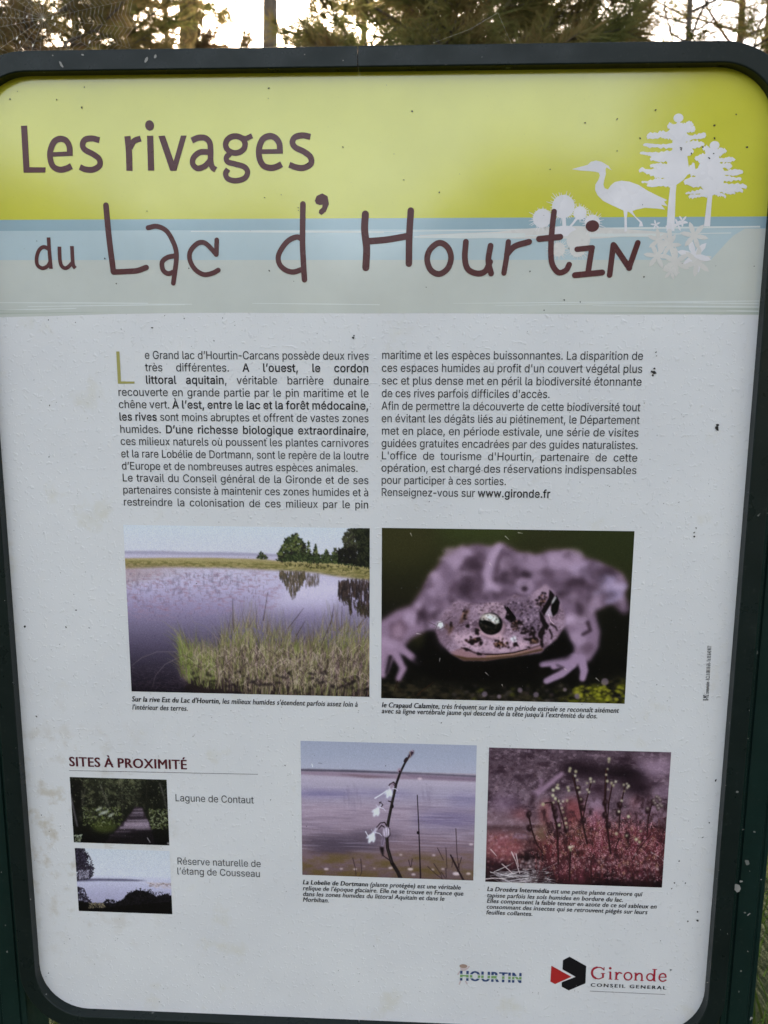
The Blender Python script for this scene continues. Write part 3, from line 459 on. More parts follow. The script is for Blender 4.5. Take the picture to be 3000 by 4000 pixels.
def art_toad():
    C = Canvas(560, 396, [(50, 50), (1621, 72), (1566, 1151), (47, 1107)], 3); R = C.rng
    C.vgrad([(50, (58, 60, 36)), (260, (54, 54, 32)), (500, (42, 40, 26)), (680, (22, 20, 17)), (860, (13, 11, 11)), (1110, (20, 18, 14))])
    C.ell(150, 120, 260, 160, (70, 66, 40), 0, 60, .6); C.ell(1500, 170, 260, 180, (54, 60, 34), 0, 70, .7); C.ell(650, 90, 260, 70, (72, 80, 44), 0, 50, .6)
    C.ell(1500, 700, 130, 200, (18, 18, 13), 0, 60, .8); C.ell(300, 740, 90, 60, (58, 56, 30), 0, 30, .7)
    n = C.fbm(46, 30, 4); C.poly([(0, 960), (500, 1030), (1100, 1070), (1650, 960), (1650, 1200), (0, 1200)], (64, 58, 44), 30, .9, np.clip(n*2.6 - .9, 0, 1))
    C.poly([(1180, 1100), (1330, 1030), (1600, 1000), (1600, 1180), (1150, 1180)], (96, 96, 30), 26, .85, np.clip(C.fbm(34, 22, 8)*2.4 - .6, 0, 1))
    for i in range(170):
        x = R.random()*1560 + 40; y = 1030 + R.random()*110; q = 5 + 12*R.random()
        c = [(120, 112, 118), (86, 80, 58), (56, 50, 38), (120, 126, 50), (96, 82, 90)][int(R.integers(5)) if x > 450 else int(R.integers(1, 3))]
        C.ell(x, y, q, q*.8, c, 0, 5, .4)
    for x, y, q in ((690, 1085, 18), (910, 1060, 16), (1190, 1060, 13), (1440, 1012, 24), (780, 1100, 14), (1010, 1090, 18), (1270, 1100, 20)):
        C.ell(x, y, q, q, (150, 134, 152), 0, 4, .6)
    for i in range(70):
        x = 1240 + R.random()*330; y = 1040 + R.random()*90; C.ell(x, y, 12, 9, (150, 148, 60), 0, 4, .45)
    def blob(x, y, rx, ry, col, rot=0., blur=0, alpha=1., jag=.35, n=15):
        c, s = math.cos(rot), math.sin(rot); pts = []
        for k in range(n):
            a = 6.283*k/n; v = 1 + jag*R.normal(0, .6); v = min(max(v, .45), 1.6); u, w = rx*v*math.cos(a), ry*v*math.sin(a); pts.append((x + u*c - w*s, y + u*s + w*c))
        C.poly(pts, col, blur, alpha)
    bl = 15
    body = [(240, 520), (300, 430), (335, 360), (420, 250), (540, 170), (650, 152), (730, 170), (800, 145), (900, 200), (1010, 220), (1080, 190), (1200, 190), (1400, 265), (1540, 330), (1585, 400), (1560, 470), (1595, 560), (1560, 595), (1480, 525), (1385, 570), (1330, 640), (1100, 700), (600, 760), (420, 700), (330, 690)]
    C.poly(body, (124, 103, 122), bl)
    C.poly([(20, 640), (140, 560), (260, 520), (350, 600), (330, 690), (230, 740), (170, 820), (30, 830)], (138, 115, 135), bl)
    for pts in ([(70, 800), (50, 900), (60, 965)], [(130, 820), (185, 920), (155, 985)], [(110, 800), (100, 860), (75, 940)], [(170, 800), (250, 860), (285, 880)]):
        C.line(pts, 60, (146, 122, 143), 1, 40, 9)
    C.line([(105, 850), (88, 920), (80, 950)], 24, (30, 24, 26), .8, 16, 7); C.line([(190, 850), (200, 900)], 14, (40, 32, 34), .6, 14, 6)
    C.poly([(1200, 560), (1380, 590), (1412, 700), (1400, 800), (1345, 890), (1240, 870), (1235, 780), (1190, 680)], (132, 110, 130), 12)
    for pts in ([(1240, 860), (1130, 885), (1045, 900)], [(1260, 880), (1170, 960), (1075, 1005)], [(1290, 870), (1310, 940), (1300, 990)], [(1225, 880), (1160, 900), (1120, 915)]):
        C.line(pts, 66, (146, 123, 146), 1, 44, 7)
    C.line([(1140, 905), (1180, 925), (1110, 950)], 14, (46, 36, 42), .6, 8, 6); C.line([(1270, 900), (1265, 970)], 10, (60, 46, 56), .6, 8, 5)
    L_, D_ = (168, 146, 167), (84, 65, 79)
    for x, y, rx, ry, c, a in ((520, 225, 110, 66, L_, .75), (380, 400, 54, 90, L_, .6), (620, 345, 76, 120, D_, .75), (650, 230, 50, 80, (112, 91, 108), .6), (830, 300, 46, 100, D_, .75), (500, 480, 44, 90, D_, .7), (570, 400, 50, 50, (70, 53, 66), .5), (460, 570, 100, 76, L_, .8), (420, 530, 36, 30, (112, 90, 107), .8),
                               (640, 455, 70, 46, D_, .7), (700, 490, 16, 14, (60, 44, 54), .7), (1000, 260, 90, 46, L_, .6), (945, 345, 36, 20, (44, 30, 40), .9), (1080, 330, 60, 34, D_, .7), (1200, 250, 120, 66, L_, .75), (1130, 300, 40, 26, (150, 128, 150), .6), (1330, 330, 110, 70, (156, 136, 160), .7), (1480, 430, 96, 90, (152, 140, 170), .8), (1260, 430, 70, 44, D_, .55), (1180, 460, 50, 24, (60, 44, 54), .8), (1320, 500, 120, 30, (96, 77, 92), .7), (1390, 380, 60, 24, (104, 84, 100), .6),
                               (150, 680, 64, 66, (104, 80, 94), .75), (150, 690, 34, 40, (154, 130, 146), .9), (230, 610, 50, 44, L_, .7), (90, 760, 60, 36, L_, .6), (290, 600, 20, 60, (70, 53, 66), .8), (350, 640, 50, 40, L_, .7), (1300, 670, 40, 30, (150, 128, 150), .6), (1270, 740, 56, 50, L_, .6), (1335, 800, 40, 30, (96, 76, 90), .7), (1240, 620, 50, 40, L_, .7), (870, 480, 60, 30, D_, .6), (1060, 400, 60, 40, (108, 87, 104), .7)):
        blob(x, y, rx, ry, c, R.random()*.5 - .2, 12, a*.8, .3)
    n = gblur(np.clip(C.fbm(90, 80, 30, 3)*4 - 2.0, 0, 1), 5); C.poly(body, (66, 49, 61), bl, .8, n)
    n = gblur(np.clip(C.fbm(76, 70, 36, 3)*4 - 2.2, 0, 1), 5); C.poly(body, (176, 155, 174), bl, .6, n)
    C.line([(775, 170), (728, 250), (700, 335), (718, 400), (768, 432)], 58, (166, 144, 165), .75, 50, 12); C.line([(800, 190), (770, 260), (762, 330)], 20, (92, 73, 88), .7, 30, 9)
    t = np.linspace(-2.6, 2.4, 12); C.line([(935 + 46*math.cos(a), 415 + 42*math.sin(a)) for a in t], 26, (156, 134, 154), .6, 26, 9); C.ell(936, 430, 18, 16, (64, 48, 60), 0, 5, .85)
    C.line([(1330, 640), (1348, 690), (1300, 716)], 22, (60, 44, 54), .8, 18, 7); C.line([(1290, 640), (1310, 620)], 30, (160, 138, 160), .6, 30, 8)
    C.poly([(330, 700), (400, 690), (430, 800), (560, 880), (800, 890), (1040, 840), (1180, 720), (1240, 800), (1210, 860), (1030, 880), (1000, 1000), (400, 1000), (240, 880), (300, 800)], (11, 8, 9), 15, .96)
    head = [(385, 690), (400, 640), (440, 560), (520, 500), (600, 520), (660, 530), (720, 512), (800, 505), (870, 470), (950, 485), (1010, 440), (1068, 405), (1110, 440), (1150, 500), (1185, 580), (1190, 650), (1140, 740), (1065, 800), (1040, 830), (860, 850), (690, 872), (560, 872), (470, 825), (410, 760)]
    C.poly(head, (142, 121, 136), 7)
    n = C.fbm(60, 50, 41, 4); C.poly(head, (98, 78, 91), 8, .8, np.clip(n*3 - 1.3, 0, 1))
    n = C.fbm(30, 26, 43, 4); C.poly(head, (180, 158, 172), 8, .6, np.clip(n*3.4 - 1.8, 0, 1))
    C.poly([(380, 640), (470, 560), (520, 520), (560, 640), (480, 700), (440, 820), (390, 740)], (120, 99, 113), 22, .6)
    C.poly([(820, 500), (980, 480), (1040, 560), (1060, 660), (1040, 740), (930, 700), (850, 620)], (112, 94, 112), 12, .7)
    C.poly([(450, 700), (640, 700), (820, 720), (960, 760), (1050, 790), (860, 825), (660, 830), (540, 800)], (176, 152, 164), 16, .75)
    C.poly([(1090, 640), (1170, 600), (1180, 660), (1110, 760), (1070, 780)], (150, 128, 144), 10, .7)
    for i in range(420):
        x, y = 430 + R.random()*740, 470 + R.random()*380; q = 4 + 5*R.random()
        if not within(x, y, head): continue
        C.ell(x + 2, y + 3, q, q*.9, (84, 65, 75), 0, 1.5, .4); C.ell(x - 1, y - 2, q*.6, q*.5, (194, 174, 184), 0, 1.5, .4)
    C.poly([(470, 825), (560, 872), (700, 873), (870, 850), (1050, 812), (1040, 780), (860, 832), (660, 842), (540, 800)], (140, 114, 118), 5, .9)
    C.poly([(480, 835), (560, 874), (700, 875), (870, 854), (1050, 815), (1050, 800), (870, 842), (690, 858), (580, 856)], (84, 66, 48), 4, .85)
    C.line([(545, 795), (650, 834), (760, 838), (870, 828), (960, 806), (1045, 778)], 7, (48, 28, 30), .85, 4, 1); C.line([(690, 837), (770, 838), (870, 828), (950, 806)], 5, (22, 11, 12), .9)
    C.line([(700, 850), (860, 836), (960, 816)], 6, (150, 130, 80), .6, 4, 1)
    # brow and near eye
    C.poly([(645, 560), (690, 518), (760, 512), (820, 545), (832, 600), (790, 608), (740, 585), (680, 580)], (148, 127, 139), 4)
    for i in range(90):
        x, y = 655 + R.random()*165, 518 + R.random()*76; C.ell(x, y, 4.5, 4, [(58, 40, 50), (182, 162, 172)][int(R.random() < .45)], 0, 1, .6)
    C.ell(732, 668, 90, 76, (108, 86, 97), .25, 6); C.ell(722, 706, 86, 30, (178, 154, 162), .3, 5, .85); C.ell(795, 680, 18, 40, (168, 144, 154), .2, 6, .7)
    C.ell(726, 646, 73, 68, (9, 8, 8), .35, 2)
    C.ell(714, 622, 55, 36, (166, 158, 154), .35, 5); C.ell(735, 610, 38, 20, (212, 208, 206), .3, 5, .9); C.ell(768, 632, 14, 22, (168, 170, 164), -.3, 4, .8)
    for i in range(190):
        t = R.random()*6.28; q = R.random()**.5; x, y = 724 + math.cos(t)*62*q, 646 + math.sin(t)*58*q
        C.ell(x, y, 3.6, 2.8, [(8, 7, 7), (192, 186, 184), (216, 212, 212)][i % 3] if y < 646 else [(126, 112, 92), (12, 10, 10), (80, 70, 58)][i % 3], 0, .8, .8)
    blob(708, 646, 50, 15, (4, 4, 5), .34, 2, 1, .2); C.line([(660, 650), (700, 668), (750, 676)], 5, (96, 92, 78), .6, 3, 1); C.ell(775, 668, 12, 28, (16, 13, 13), .25, 3)
    C.poly([(806, 528), (845, 566), (885, 622), (852, 640), (815, 612), (828, 575)], (12, 8, 10), 3); C.line([(830, 545), (876, 610)], 8, (8, 5, 7), .9, 14)
    C.line([(652, 574), (690, 574), (740, 588), (800, 612)], 6, (188, 168, 172), .7, 4, 1)
    # far eye
    C.poly([(960, 500), (1010, 450), (1068, 405), (1100, 440), (1060, 520), (1010, 530)], (152, 130, 145), 8, .8)
    C.poly([(1092, 436), (1122, 470), (1112, 510), (1084, 556), (1058, 600), (1040, 570), (1062, 530), (1086, 490)], (24, 15, 19), 3)
    C.poly([(1134, 470), (1155, 515), (1142, 575), (1114, 604), (1098, 565), (1108, 512)], (9, 7, 8), 2)
    C.poly([(1127, 476), (1136, 486), (1116, 520), (1102, 528), (1106, 505)], (168, 166, 166), 2, .9); C.poly([(1098, 530), (1102, 570), (1112, 606), (1080, 600), (1064, 588)], (160, 148, 158), 3, .9)
    for x, y in ((1040, 470), (1030, 486), (1045, 500), (1020, 505), (1060, 478), (1035, 520), (1055, 515), (1010, 500), (1048, 455), (1065, 460), (1025, 535)): blob(x, y, 8, 7, (30, 19, 25), R.random()*3, 1, .85)
    C.poly([(1028, 570), (1050, 590), (1072, 640), (1090, 660), (1076, 690), (1052, 662), (1034, 620)], (24, 15, 18), 3, .95); C.line([(1100, 650), (1130, 668), (1140, 690)], 12, (40, 26, 32), .85, 8, 2); C.line([(1092, 684), (1108, 720), (1104, 740)], 10, (30, 19, 22), .9, 7, 2); C.line([(1086, 590), (1098, 630), (1120, 650)], 5, (196, 176, 184), .6)
    # blotches
    dk = (26, 16, 18)
    for x, y, rx, ry, r in ((640, 690, 20, 16, .3), (646, 705, 9, 14, 0), (622, 752, 34, 16, -.35), (608, 768, 16, 9, .3), (655, 745, 12, 10, .4), (668, 768, 12, 22, .4), (880, 778, 20, 12, 0), (578, 805, 26, 8, .4), (655, 834, 20, 7, .2), (935, 690, 24, 22, 0), (985, 697, 24, 22, 0), (998, 740, 24, 17, .2), (1046, 702, 18, 38, .3), (905, 640, 20, 18, 0), (1046, 770, 10, 26, -.2), (960, 745, 24, 9, .1), (880, 640, 12, 9, .4), (962, 795, 10, 6, 0), (480, 655, 10, 20, 0), (580, 660, 12, 10, 0)):
        blob(x, y, rx, ry, dk, r, 2, .9, .5)
    for x, y, rx, ry in ((562, 600, 18, 44), (475, 680, 16, 30), (450, 660, 14, 16)): blob(x, y, rx, ry, (92, 72, 60), .5, 5, .7, .4)
    for x, y, rx, ry, k in ((790, 776, 42, 28, 46), (878, 665, 26, 34, 40), (1040, 505, 34, 44, 20), (620, 750, 40, 24, 16), (1010, 760, 40, 20, 22), (562, 590, 16, 40, 14)):
        for i in range(k): blob(x + R.normal(0, .45)*rx, y + R.normal(0, .45)*ry, 5 + 5*R.random(), 4 + 4*R.random(), [dk, (58, 40, 34), (150, 122, 104)][int(R.random()*2.6)], R.random()*3, 1, .8, .4, 9)
    C.ell(935, 690, 7, 6, (110, 94, 100), 0, 1.5, .7); C.ell(990, 690, 8, 5, (92, 78, 88), 0, 1.5, .7)
    for i in range(210):
        x, y = 830 + R.random()*220, 500 + R.random()*200; blob(x, y, 4.5, 4, [(40, 27, 34), (186, 165, 177)][int(R.random() < .35)], R.random()*3, .6, .75, .4, 8)
    for i in range(60): blob(520 + R.random()*560, 640 + R.random()*170, 4, 3.5, (74, 54, 58), 0, .6, .5, .4, 8)
    blob(868, 742, 22, 19, (176, 172, 178), 0, 3, .9, .4)
    for i in range(12): C.ell(868 + R.normal(0, 10), 742 + R.normal(0, 9), 4, 3, [(70, 60, 68), (216, 214, 218)][i % 2], 0, .6, .8)
    blob(410, 655, 30, 28, (140, 132, 140), 0, 3, .8, .3); blob(414, 650, 16, 18, (212, 210, 212), 0, 2, .9, .5)
    for pts in ([(340, 635), (385, 655)], [(440, 630), (490, 600)], [(380, 690), (400, 640), (432, 632), (438, 670), (405, 685)]): C.line(pts, 4, (84, 68, 76), .6)
    for x, y, x2, y2 in ((228, 85, 236, 104), (815, 104, 838, 126), (895, 82, 922, 86), (718, 270, 730, 288), (412, 860, 408, 884), (695, 950, 716, 970), (798, 1026, 802, 1038), (1188, 930, 1202, 940), (1384, 988, 1406, 1008), (268, 706, 296, 710)):
        C.line([(x, y), (x2, y2)], 6, (180, 174, 172), .7, 2)
    C.line([(270, 1090), (300, 1065), (375, 1005)], 4, (74, 42, 26), .9, 2); C.line([(130, 1060), (150, 1000), (140, 1030), (180, 1080)], 4, (46, 28, 20), .9)
    C.grain(.014); return C.a

def art_path():
    C = Canvas(230, 158, [(94, 244), (779, 261), (795, 725), (125, 703)], 5); R = C.rng
    C.vgrad([(244, (46, 47, 36)), (400, (32, 32, 26)), (560, (28, 28, 22)), (725, (12, 10, 12))])
    n = C.fbm(26, 26, 2, 4); C.poly([(90, 240), (790, 240), (790, 480), (100, 560)], (84, 84, 64), 8, .9, np.clip(n*3.2 - 1.5, 0, 1))
    n = C.fbm(15, 14, 9, 3); C.poly([(300, 240), (640, 240), (640, 420), (320, 500)], (96, 98, 78), 10, .7, np.clip(n*3 - 1.5, 0, 1))
    C.poly([(90, 250), (190, 250), (170, 600), (110, 600)], (18, 16, 16), 12, .8); C.poly([(600, 270), (790, 270), (790, 520), (640, 500), (590, 400)], (22, 22, 18), 14, .75)
    C.ell(340, 590, 90, 46, (70, 76, 40), .0, 14, .8)
    for i in range(260):
        x, y = 190 + R.random()*270, 460 + R.random()*130; C.ell(x, y, 9, 4, [(116, 120, 96), (72, 76, 46), (44, 46, 30), (96, 104, 62)][i % 4], R.random()*3, 0, .6)
    for i in range(130):
        x, y = 655 + R.random()*130, 470 + R.random()*140; C.ell(x, y, 11, 5, [(124, 128, 104), (52, 54, 36), (90, 96, 66)][i % 3], R.random()*3, 0, .65)
    for i in range(420):
        x, y = 110 + R.random()*670, 250 + R.random()*230
        if R.random() < .35 + .4*(abs(x - 580) < 60): continue
        C.ell(x, y, 7, 3.5, [(92, 94, 76), (60, 64, 44), (118, 120, 100), (20, 20, 18), (16, 16, 14)][i % 5], R.random()*3, 0, .5)
    for x, y in ((320, 500), (385, 512), (300, 470), (345, 492)): C.ell(x, y, 26, 9, (150, 152, 146), -.5, 3, .75)
    path = [(556, 452), (602, 456), (640, 545), (668, 610), (690, 725), (330, 720), (470, 560), (530, 490)]
    C.poly(path, (56, 46, 54), 3)
    for x0, x1, y, h, a in ((480, 650, 560, 34, .95), (500, 640, 545, 10, .9), (450, 655, 592, 16, .85), (535, 610, 490, 12, .8), (520, 612, 510, 9, .6), (548, 604, 470, 8, .8), (420, 520, 625, 9, .6), (560, 660, 608, 8, .7), (380, 480, 650, 8, .6), (420, 540, 660, 7, .5), (440, 520, 705, 6, .5)):
        C.poly([(x0, y), (x1, y - 3), (x1 + 4, y + h), (x0 - 8, y + h)], (148, 132, 146), 3, a)
    for i in range(30):
        y = 470 + i*8.5; C.line([(540 - i*7, y), (606 + i*3.4, y + 1)], 2.5, (30, 24, 28), .55)
    C.poly([(400, 640), (680, 615), (700, 730), (300, 730)], (14, 11, 13), 14, .7)
    for pts, w, c in (([(100, 370), (118, 450), (150, 590)], 15, (112, 108, 112)), ([(310, 300), (345, 390), (400, 510)], 6, (112, 108, 102)), ([(460, 280), (466, 400), (464, 545)], 5, (84, 82, 70)), ([(730, 290), (758, 380), (782, 490)], 10, (104, 100, 96)), ([(205, 330), (184, 440)], 6, (104, 100, 90)), ([(180, 340), (186, 440)], 5, (92, 90, 80)), ([(440, 260), (446, 300)], 6, (120, 118, 104)), ([(640, 300), (632, 420)], 5, (70, 68, 56))):
        C.line(pts, w, c, .8, w*.6, 1)
    C.leaves([(130, 650), (180, 650), (170, 700), (135, 700)], 22, 9, [(130, 134, 122), (90, 94, 76)])
    C.line([(640, 672), (658, 702)], 6, (150, 146, 150), .8); C.ell(786, 710, 10, 9, (160, 156, 156), 0, 2, .8)
    C.grain(.03); return C.a

def art_pond():
    C = Canvas(230, 160, [(129, 742), (800, 766), (816, 1213), (160, 1183)], 6); R = C.rng
    C.vgrad([(742, (166, 170, 176)), (950, (170, 172, 182)), (965, (166, 166, 182)), (1000, (162, 160, 182)), (1100, (146, 142, 168)), (1200, (140, 136, 160))])
    C.poly([(140, 960), (300, 958), (480, 962), (640, 974), (560, 978), (300, 974), (140, 978)], (92, 88, 112), 2)
    C.poly([(620, 985), (810, 990), (812, 1035), (700, 1028)], (166, 157, 162), 4, .9, np.clip(C.fbm(20, 12, 3)*2.4 - .5, 0, 1))
    for i in range(26):
        x, y = 655 + R.random()*150, 992 + R.random()*24; C.ell(x, y, 6, 5, (126, 114, 112), 0, 0, .6)
    dk = [(24, 20, 24), (34, 30, 36), (16, 13, 16)]; pu = [(52, 44, 60), (40, 34, 48), (70, 62, 80), (30, 26, 32)]
    C.poly([(120, 730), (170, 740), (190, 790), (205, 850), (200, 900), (140, 900)], (34, 28, 40), 5)
    C.leaves([(125, 740), (185, 745), (225, 810), (215, 850), (262, 880), (260, 930), (230, 965), (150, 970)], 330, 9, pu)
    C.leaves([(150, 1010), (200, 1030), (215, 1080), (250, 1110), (240, 1190), (150, 1190)], 240, 9, pu)
    C.poly([(150, 1110), (250, 1130), (340, 1130), (420, 1130), (470, 1105), (520, 1060), (580, 1050), (660, 1060), (700, 1090), (760, 1075), (830, 1090), (830, 1230), (150, 1200)], (15, 12, 14), 3)
    C.leaves([(330, 1120), (370, 1100), (450, 1120), (500, 1070), (560, 1040), (640, 1050), (700, 1085), (760, 1070), (820, 1085), (820, 1120), (300, 1160)], 420, 9, dk)
    C.leaves([(480, 1075), (560, 1020), (660, 1035), (760, 1060), (825, 1070), (825, 1100), (480, 1110)], 90, 7, dk); C.leaves([(235, 960), (275, 900), (240, 800), (190, 735), (150, 740), (200, 900)], 120, 7, pu)
    C.leaves([(160, 900), (230, 900), (230, 950), (160, 960)], 50, 8, [(140, 136, 150), (110, 104, 122)])
    C.leaves([(230, 1125), (330, 1130), (350, 1160), (230, 1165)], 60, 7, [(104, 96, 84), (124, 116, 96), (70, 62, 56)])
    C.grain(.025); return C.a

def flower(C, x, y, a, s):
    ca, sa = math.cos(a), math.sin(a); T = lambda u, v: (x + (u*ca - v*sa)*s, y + (u*sa + v*ca)*s)
    C.poly([T(0, -9), T(60, -14), T(62, 14), T(0, 9)], (168, 158, 178), 2)
    for d, L, w in ((-.5, 78, 17), (-.06, 92, 20), (.42, 74, 13)):
        cd, sd = math.cos(d), math.sin(d); U = lambda u, v: T(52 + u*cd - v*sd, u*sd + v*cd)
        C.poly([U(0, -5), U(L*.6, -w), U(L, -w*.4), U(L*1.04, w*.3), U(L*.6, w), U(0, 5)], (188, 190, 200), 3)
        C.line([U(8, 0), U(L*.8, 0)], 3, (158, 152, 172), .6)
    C.line([T(40, -10), T(30, -46), T(38, -70)], 9, (178, 172, 188), .9, 5); C.line([T(46, 10), T(36, 34)], 7, (170, 164, 180), .9, 4)

def art_lobelia():
    C = Canvas(400, 310, [(76, 70), (1531, 110), (1512, 1235), (84, 1181)], 7); R = C.rng
    C.vgrad([(70, (138, 142, 164)), (200, (142, 146, 166)), (320, (150, 150, 168)), (330, (152, 140, 152)), (400, (158, 146, 164)), (520, (142, 130, 156)), (640, (152, 132, 150)), (800, (140, 120, 138)), (930, (122, 102, 112)), (1080, (112, 94, 98)), (1230, (96, 80, 82))])
    C.poly([(70, 302), (500, 312), (900, 330), (1540, 362), (1540, 376), (1100, 352), (700, 338), (70, 320)], (84, 76, 96), 3)
    C.poly([(70, 322), (400, 330), (700, 345), (1540, 380), (1540, 412), (1000, 390), (560, 375), (70, 345)], (138, 114, 136), 6, .9)
    C.poly([(380, 345), (600, 352), (850, 372), (620, 378)], (112, 92, 100), 5, .7); C.poly([(880, 340), (1530, 375), (1530, 405), (1000, 375)], (122, 98, 122), 6, .7)
    C.ell(250, 510, 230, 26, (112, 102, 148), .02, 20, .8); C.ell(700, 500, 300, 20, (118, 108, 150), .03, 20, .6); C.ell(1300, 720, 300, 70, (112, 98, 140), .02, 40, .8); C.ell(1430, 560, 140, 60, (120, 110, 150), 0, 30, .6)
    C.ell(420, 920, 340, 66, (76, 64, 82), .04, 40, .85); C.ell(700, 850, 220, 40, (92, 76, 94), .04, 30, .7); C.ell(330, 985, 200, 22, (68, 56, 72), .0, 20, .6)
    n = C.fbm(260, 14, 5, 4); C.poly([(70, 400), (1540, 420), (1540, 1010), (70, 1000)], (170, 154, 176), 30, .4, np.clip(n*3 - 1.5, 0, 1))
    n = C.fbm(200, 12, 25, 4); C.poly([(70, 560), (1540, 560), (1540, 1010), (70, 1000)], (104, 86, 108), 30, .35, np.clip(n*3 - 1.5, 0, 1))
    n = C.fbm(140, 50, 15, 4); C.poly([(70, 1000), (1540, 1020), (1540, 1260), (70, 1200)], (96, 82, 50), 30, .8, np.clip(n*2.4 - .7, 0, 1))
    for x, y, rx in ((285, 1132, 20), (410, 1130, 14), (525, 1134, 16), (685, 1128, 10), (820, 1125, 18), (985, 1136, 24), (1180, 1020, 14), (905, 1015, 14), (1370, 1175, 34), (1010, 1180, 18), (1255, 1135, 14), (1490, 930, 18), (1170, 1140, 14), (600, 1110, 9), (1470, 1175, 20), (1060, 385, 20)):
        C.ell(x, y, rx, rx*.45, (186, 172, 176), 0, 3, .85)
    for i in range(24):
        x = 430 + R.random()*140 if i < 14 else 1080 + R.random()*90; y = 420 + R.random()*130; C.line([(x, y), (x + 8, y + 110)], 5, (112, 96, 124), .35, 4, 2)
    for pts in ([(505, 1040), (525, 1120), (532, 1190)], [(572, 1050), (580, 1160), (560, 1200)], [(970, 1060), (985, 1120)], [(1000, 1050), (990, 1120)], [(1362, 800), (1372, 1000), (1385, 1110), (1375, 1160)], [(1280, 960), (1290, 1130)], [(1130, 1115), (1200, 1180), (1260, 1225)], [(1180, 1090), (1240, 1180), (1250, 1220)], [(1320, 1020), (1370, 1120), (1430, 1225)], [(1385, 1090), (1395, 1140)], [(1410, 1040), (1385, 1130)], [(1340, 1040), (1330, 1120)], [(1210, 960), (1260, 1060)], [(1280, 1130), (1285, 1210)], [(1240, 1160), (1280, 1215)]):
        C.line(pts, 8, (58, 42, 46), .75, 6)
    C.line([(1320, 1020), (1370, 1120), (1430, 1235)], 14, (44, 30, 34), .9, 18)
    C.line([(1040, 520), (1052, 760), (1062, 1000), (1070, 1220)], 7, (42, 28, 36), 1, 13); C.ell(1048, 832, 12, 14, (36, 24, 30))
    stem = [(1000, 165), (940, 250), (900, 330), (865, 430), (830, 590), (800, 740), (788, 860), (795, 960), (830, 1080), (880, 1160), (920, 1250)]
    C.line(stem, 15, (40, 32, 34), 1, 34); C.line([(x - 3, y) for x, y in stem[3:9]], 3, (92, 88, 74), .7)
    C.poly([(960, 200), (985, 160), (1010, 150), (1008, 180), (975, 215)], (70, 44, 62), 2); C.line([(975, 165), (985, 200), (950, 240)], 9, (132, 116, 110), .9, 4); C.line([(990, 152), (1004, 160)], 9, (156, 130, 150), .9); C.ell(945, 230, 14, 26, (48, 32, 38), .6)
    C.ell(890, 315, 14, 18, (150, 122, 140), .3, 1); C.ell(893, 325, 8, 9, (66, 40, 54))
    for pts in ([(862, 440), (845, 412), (810, 430)], [(850, 420), (835, 415)], [(820, 575), (800, 568)], [(728, 580), (745, 590), (755, 600), (742, 615)], [(725, 605), (740, 575)], [(795, 790), (770, 745), (735, 750), (700, 790)], [(790, 800), (745, 770), (720, 800)], [(780, 790), (770, 830)], [(825, 1070), (790, 1045), (755, 1020)]):
        C.line(pts, 11, (50, 34, 42), .95, 8)
    flower(C, 838, 428, 2.02, .86); flower(C, 742, 588, 2.15, .86); flower(C, 705, 790, 2.1, .98)
    C.line([(690, 545), (740, 515), (790, 480)], 12, (182, 180, 192), .9, 8); C.line([(805, 440), (830, 420), (850, 440)], 10, (70, 50, 60), .8); C.ell(830, 445, 12, 30, (140, 112, 134), .3, 2, .8)
    C.ell(785, 825, 30, 44, (172, 158, 176), .1, 3); C.line([(770, 790), (780, 860)], 4, (110, 90, 112)); C.line([(795, 790), (790, 860)], 4, (110, 90, 112)); C.line([(812, 795), (815, 850), (795, 880)], 7, (44, 30, 36))
    C.ell(756, 905, 14, 46, (128, 110, 134), .12, 2); C.line([(762, 860), (750, 930)], 4, (84, 64, 84)); C.poly([(728, 950), (765, 950), (762, 1010), (755, 1030), (738, 990)], (34, 24, 28), 2); C.ell(832, 612, 14, 18, (36, 26, 30)); C.ell(838, 1095, 16, 14, (32, 22, 24))
    C.line([(170, 262), (176, 285)], 6, (200, 202, 208), .8); C.line([(222, 254), (250, 256)], 5, (100, 100, 116), .8); C.line([(612, 822), (632, 858)], 9, (186, 184, 196), .9, 6)
    C.grain(.016); return C.a

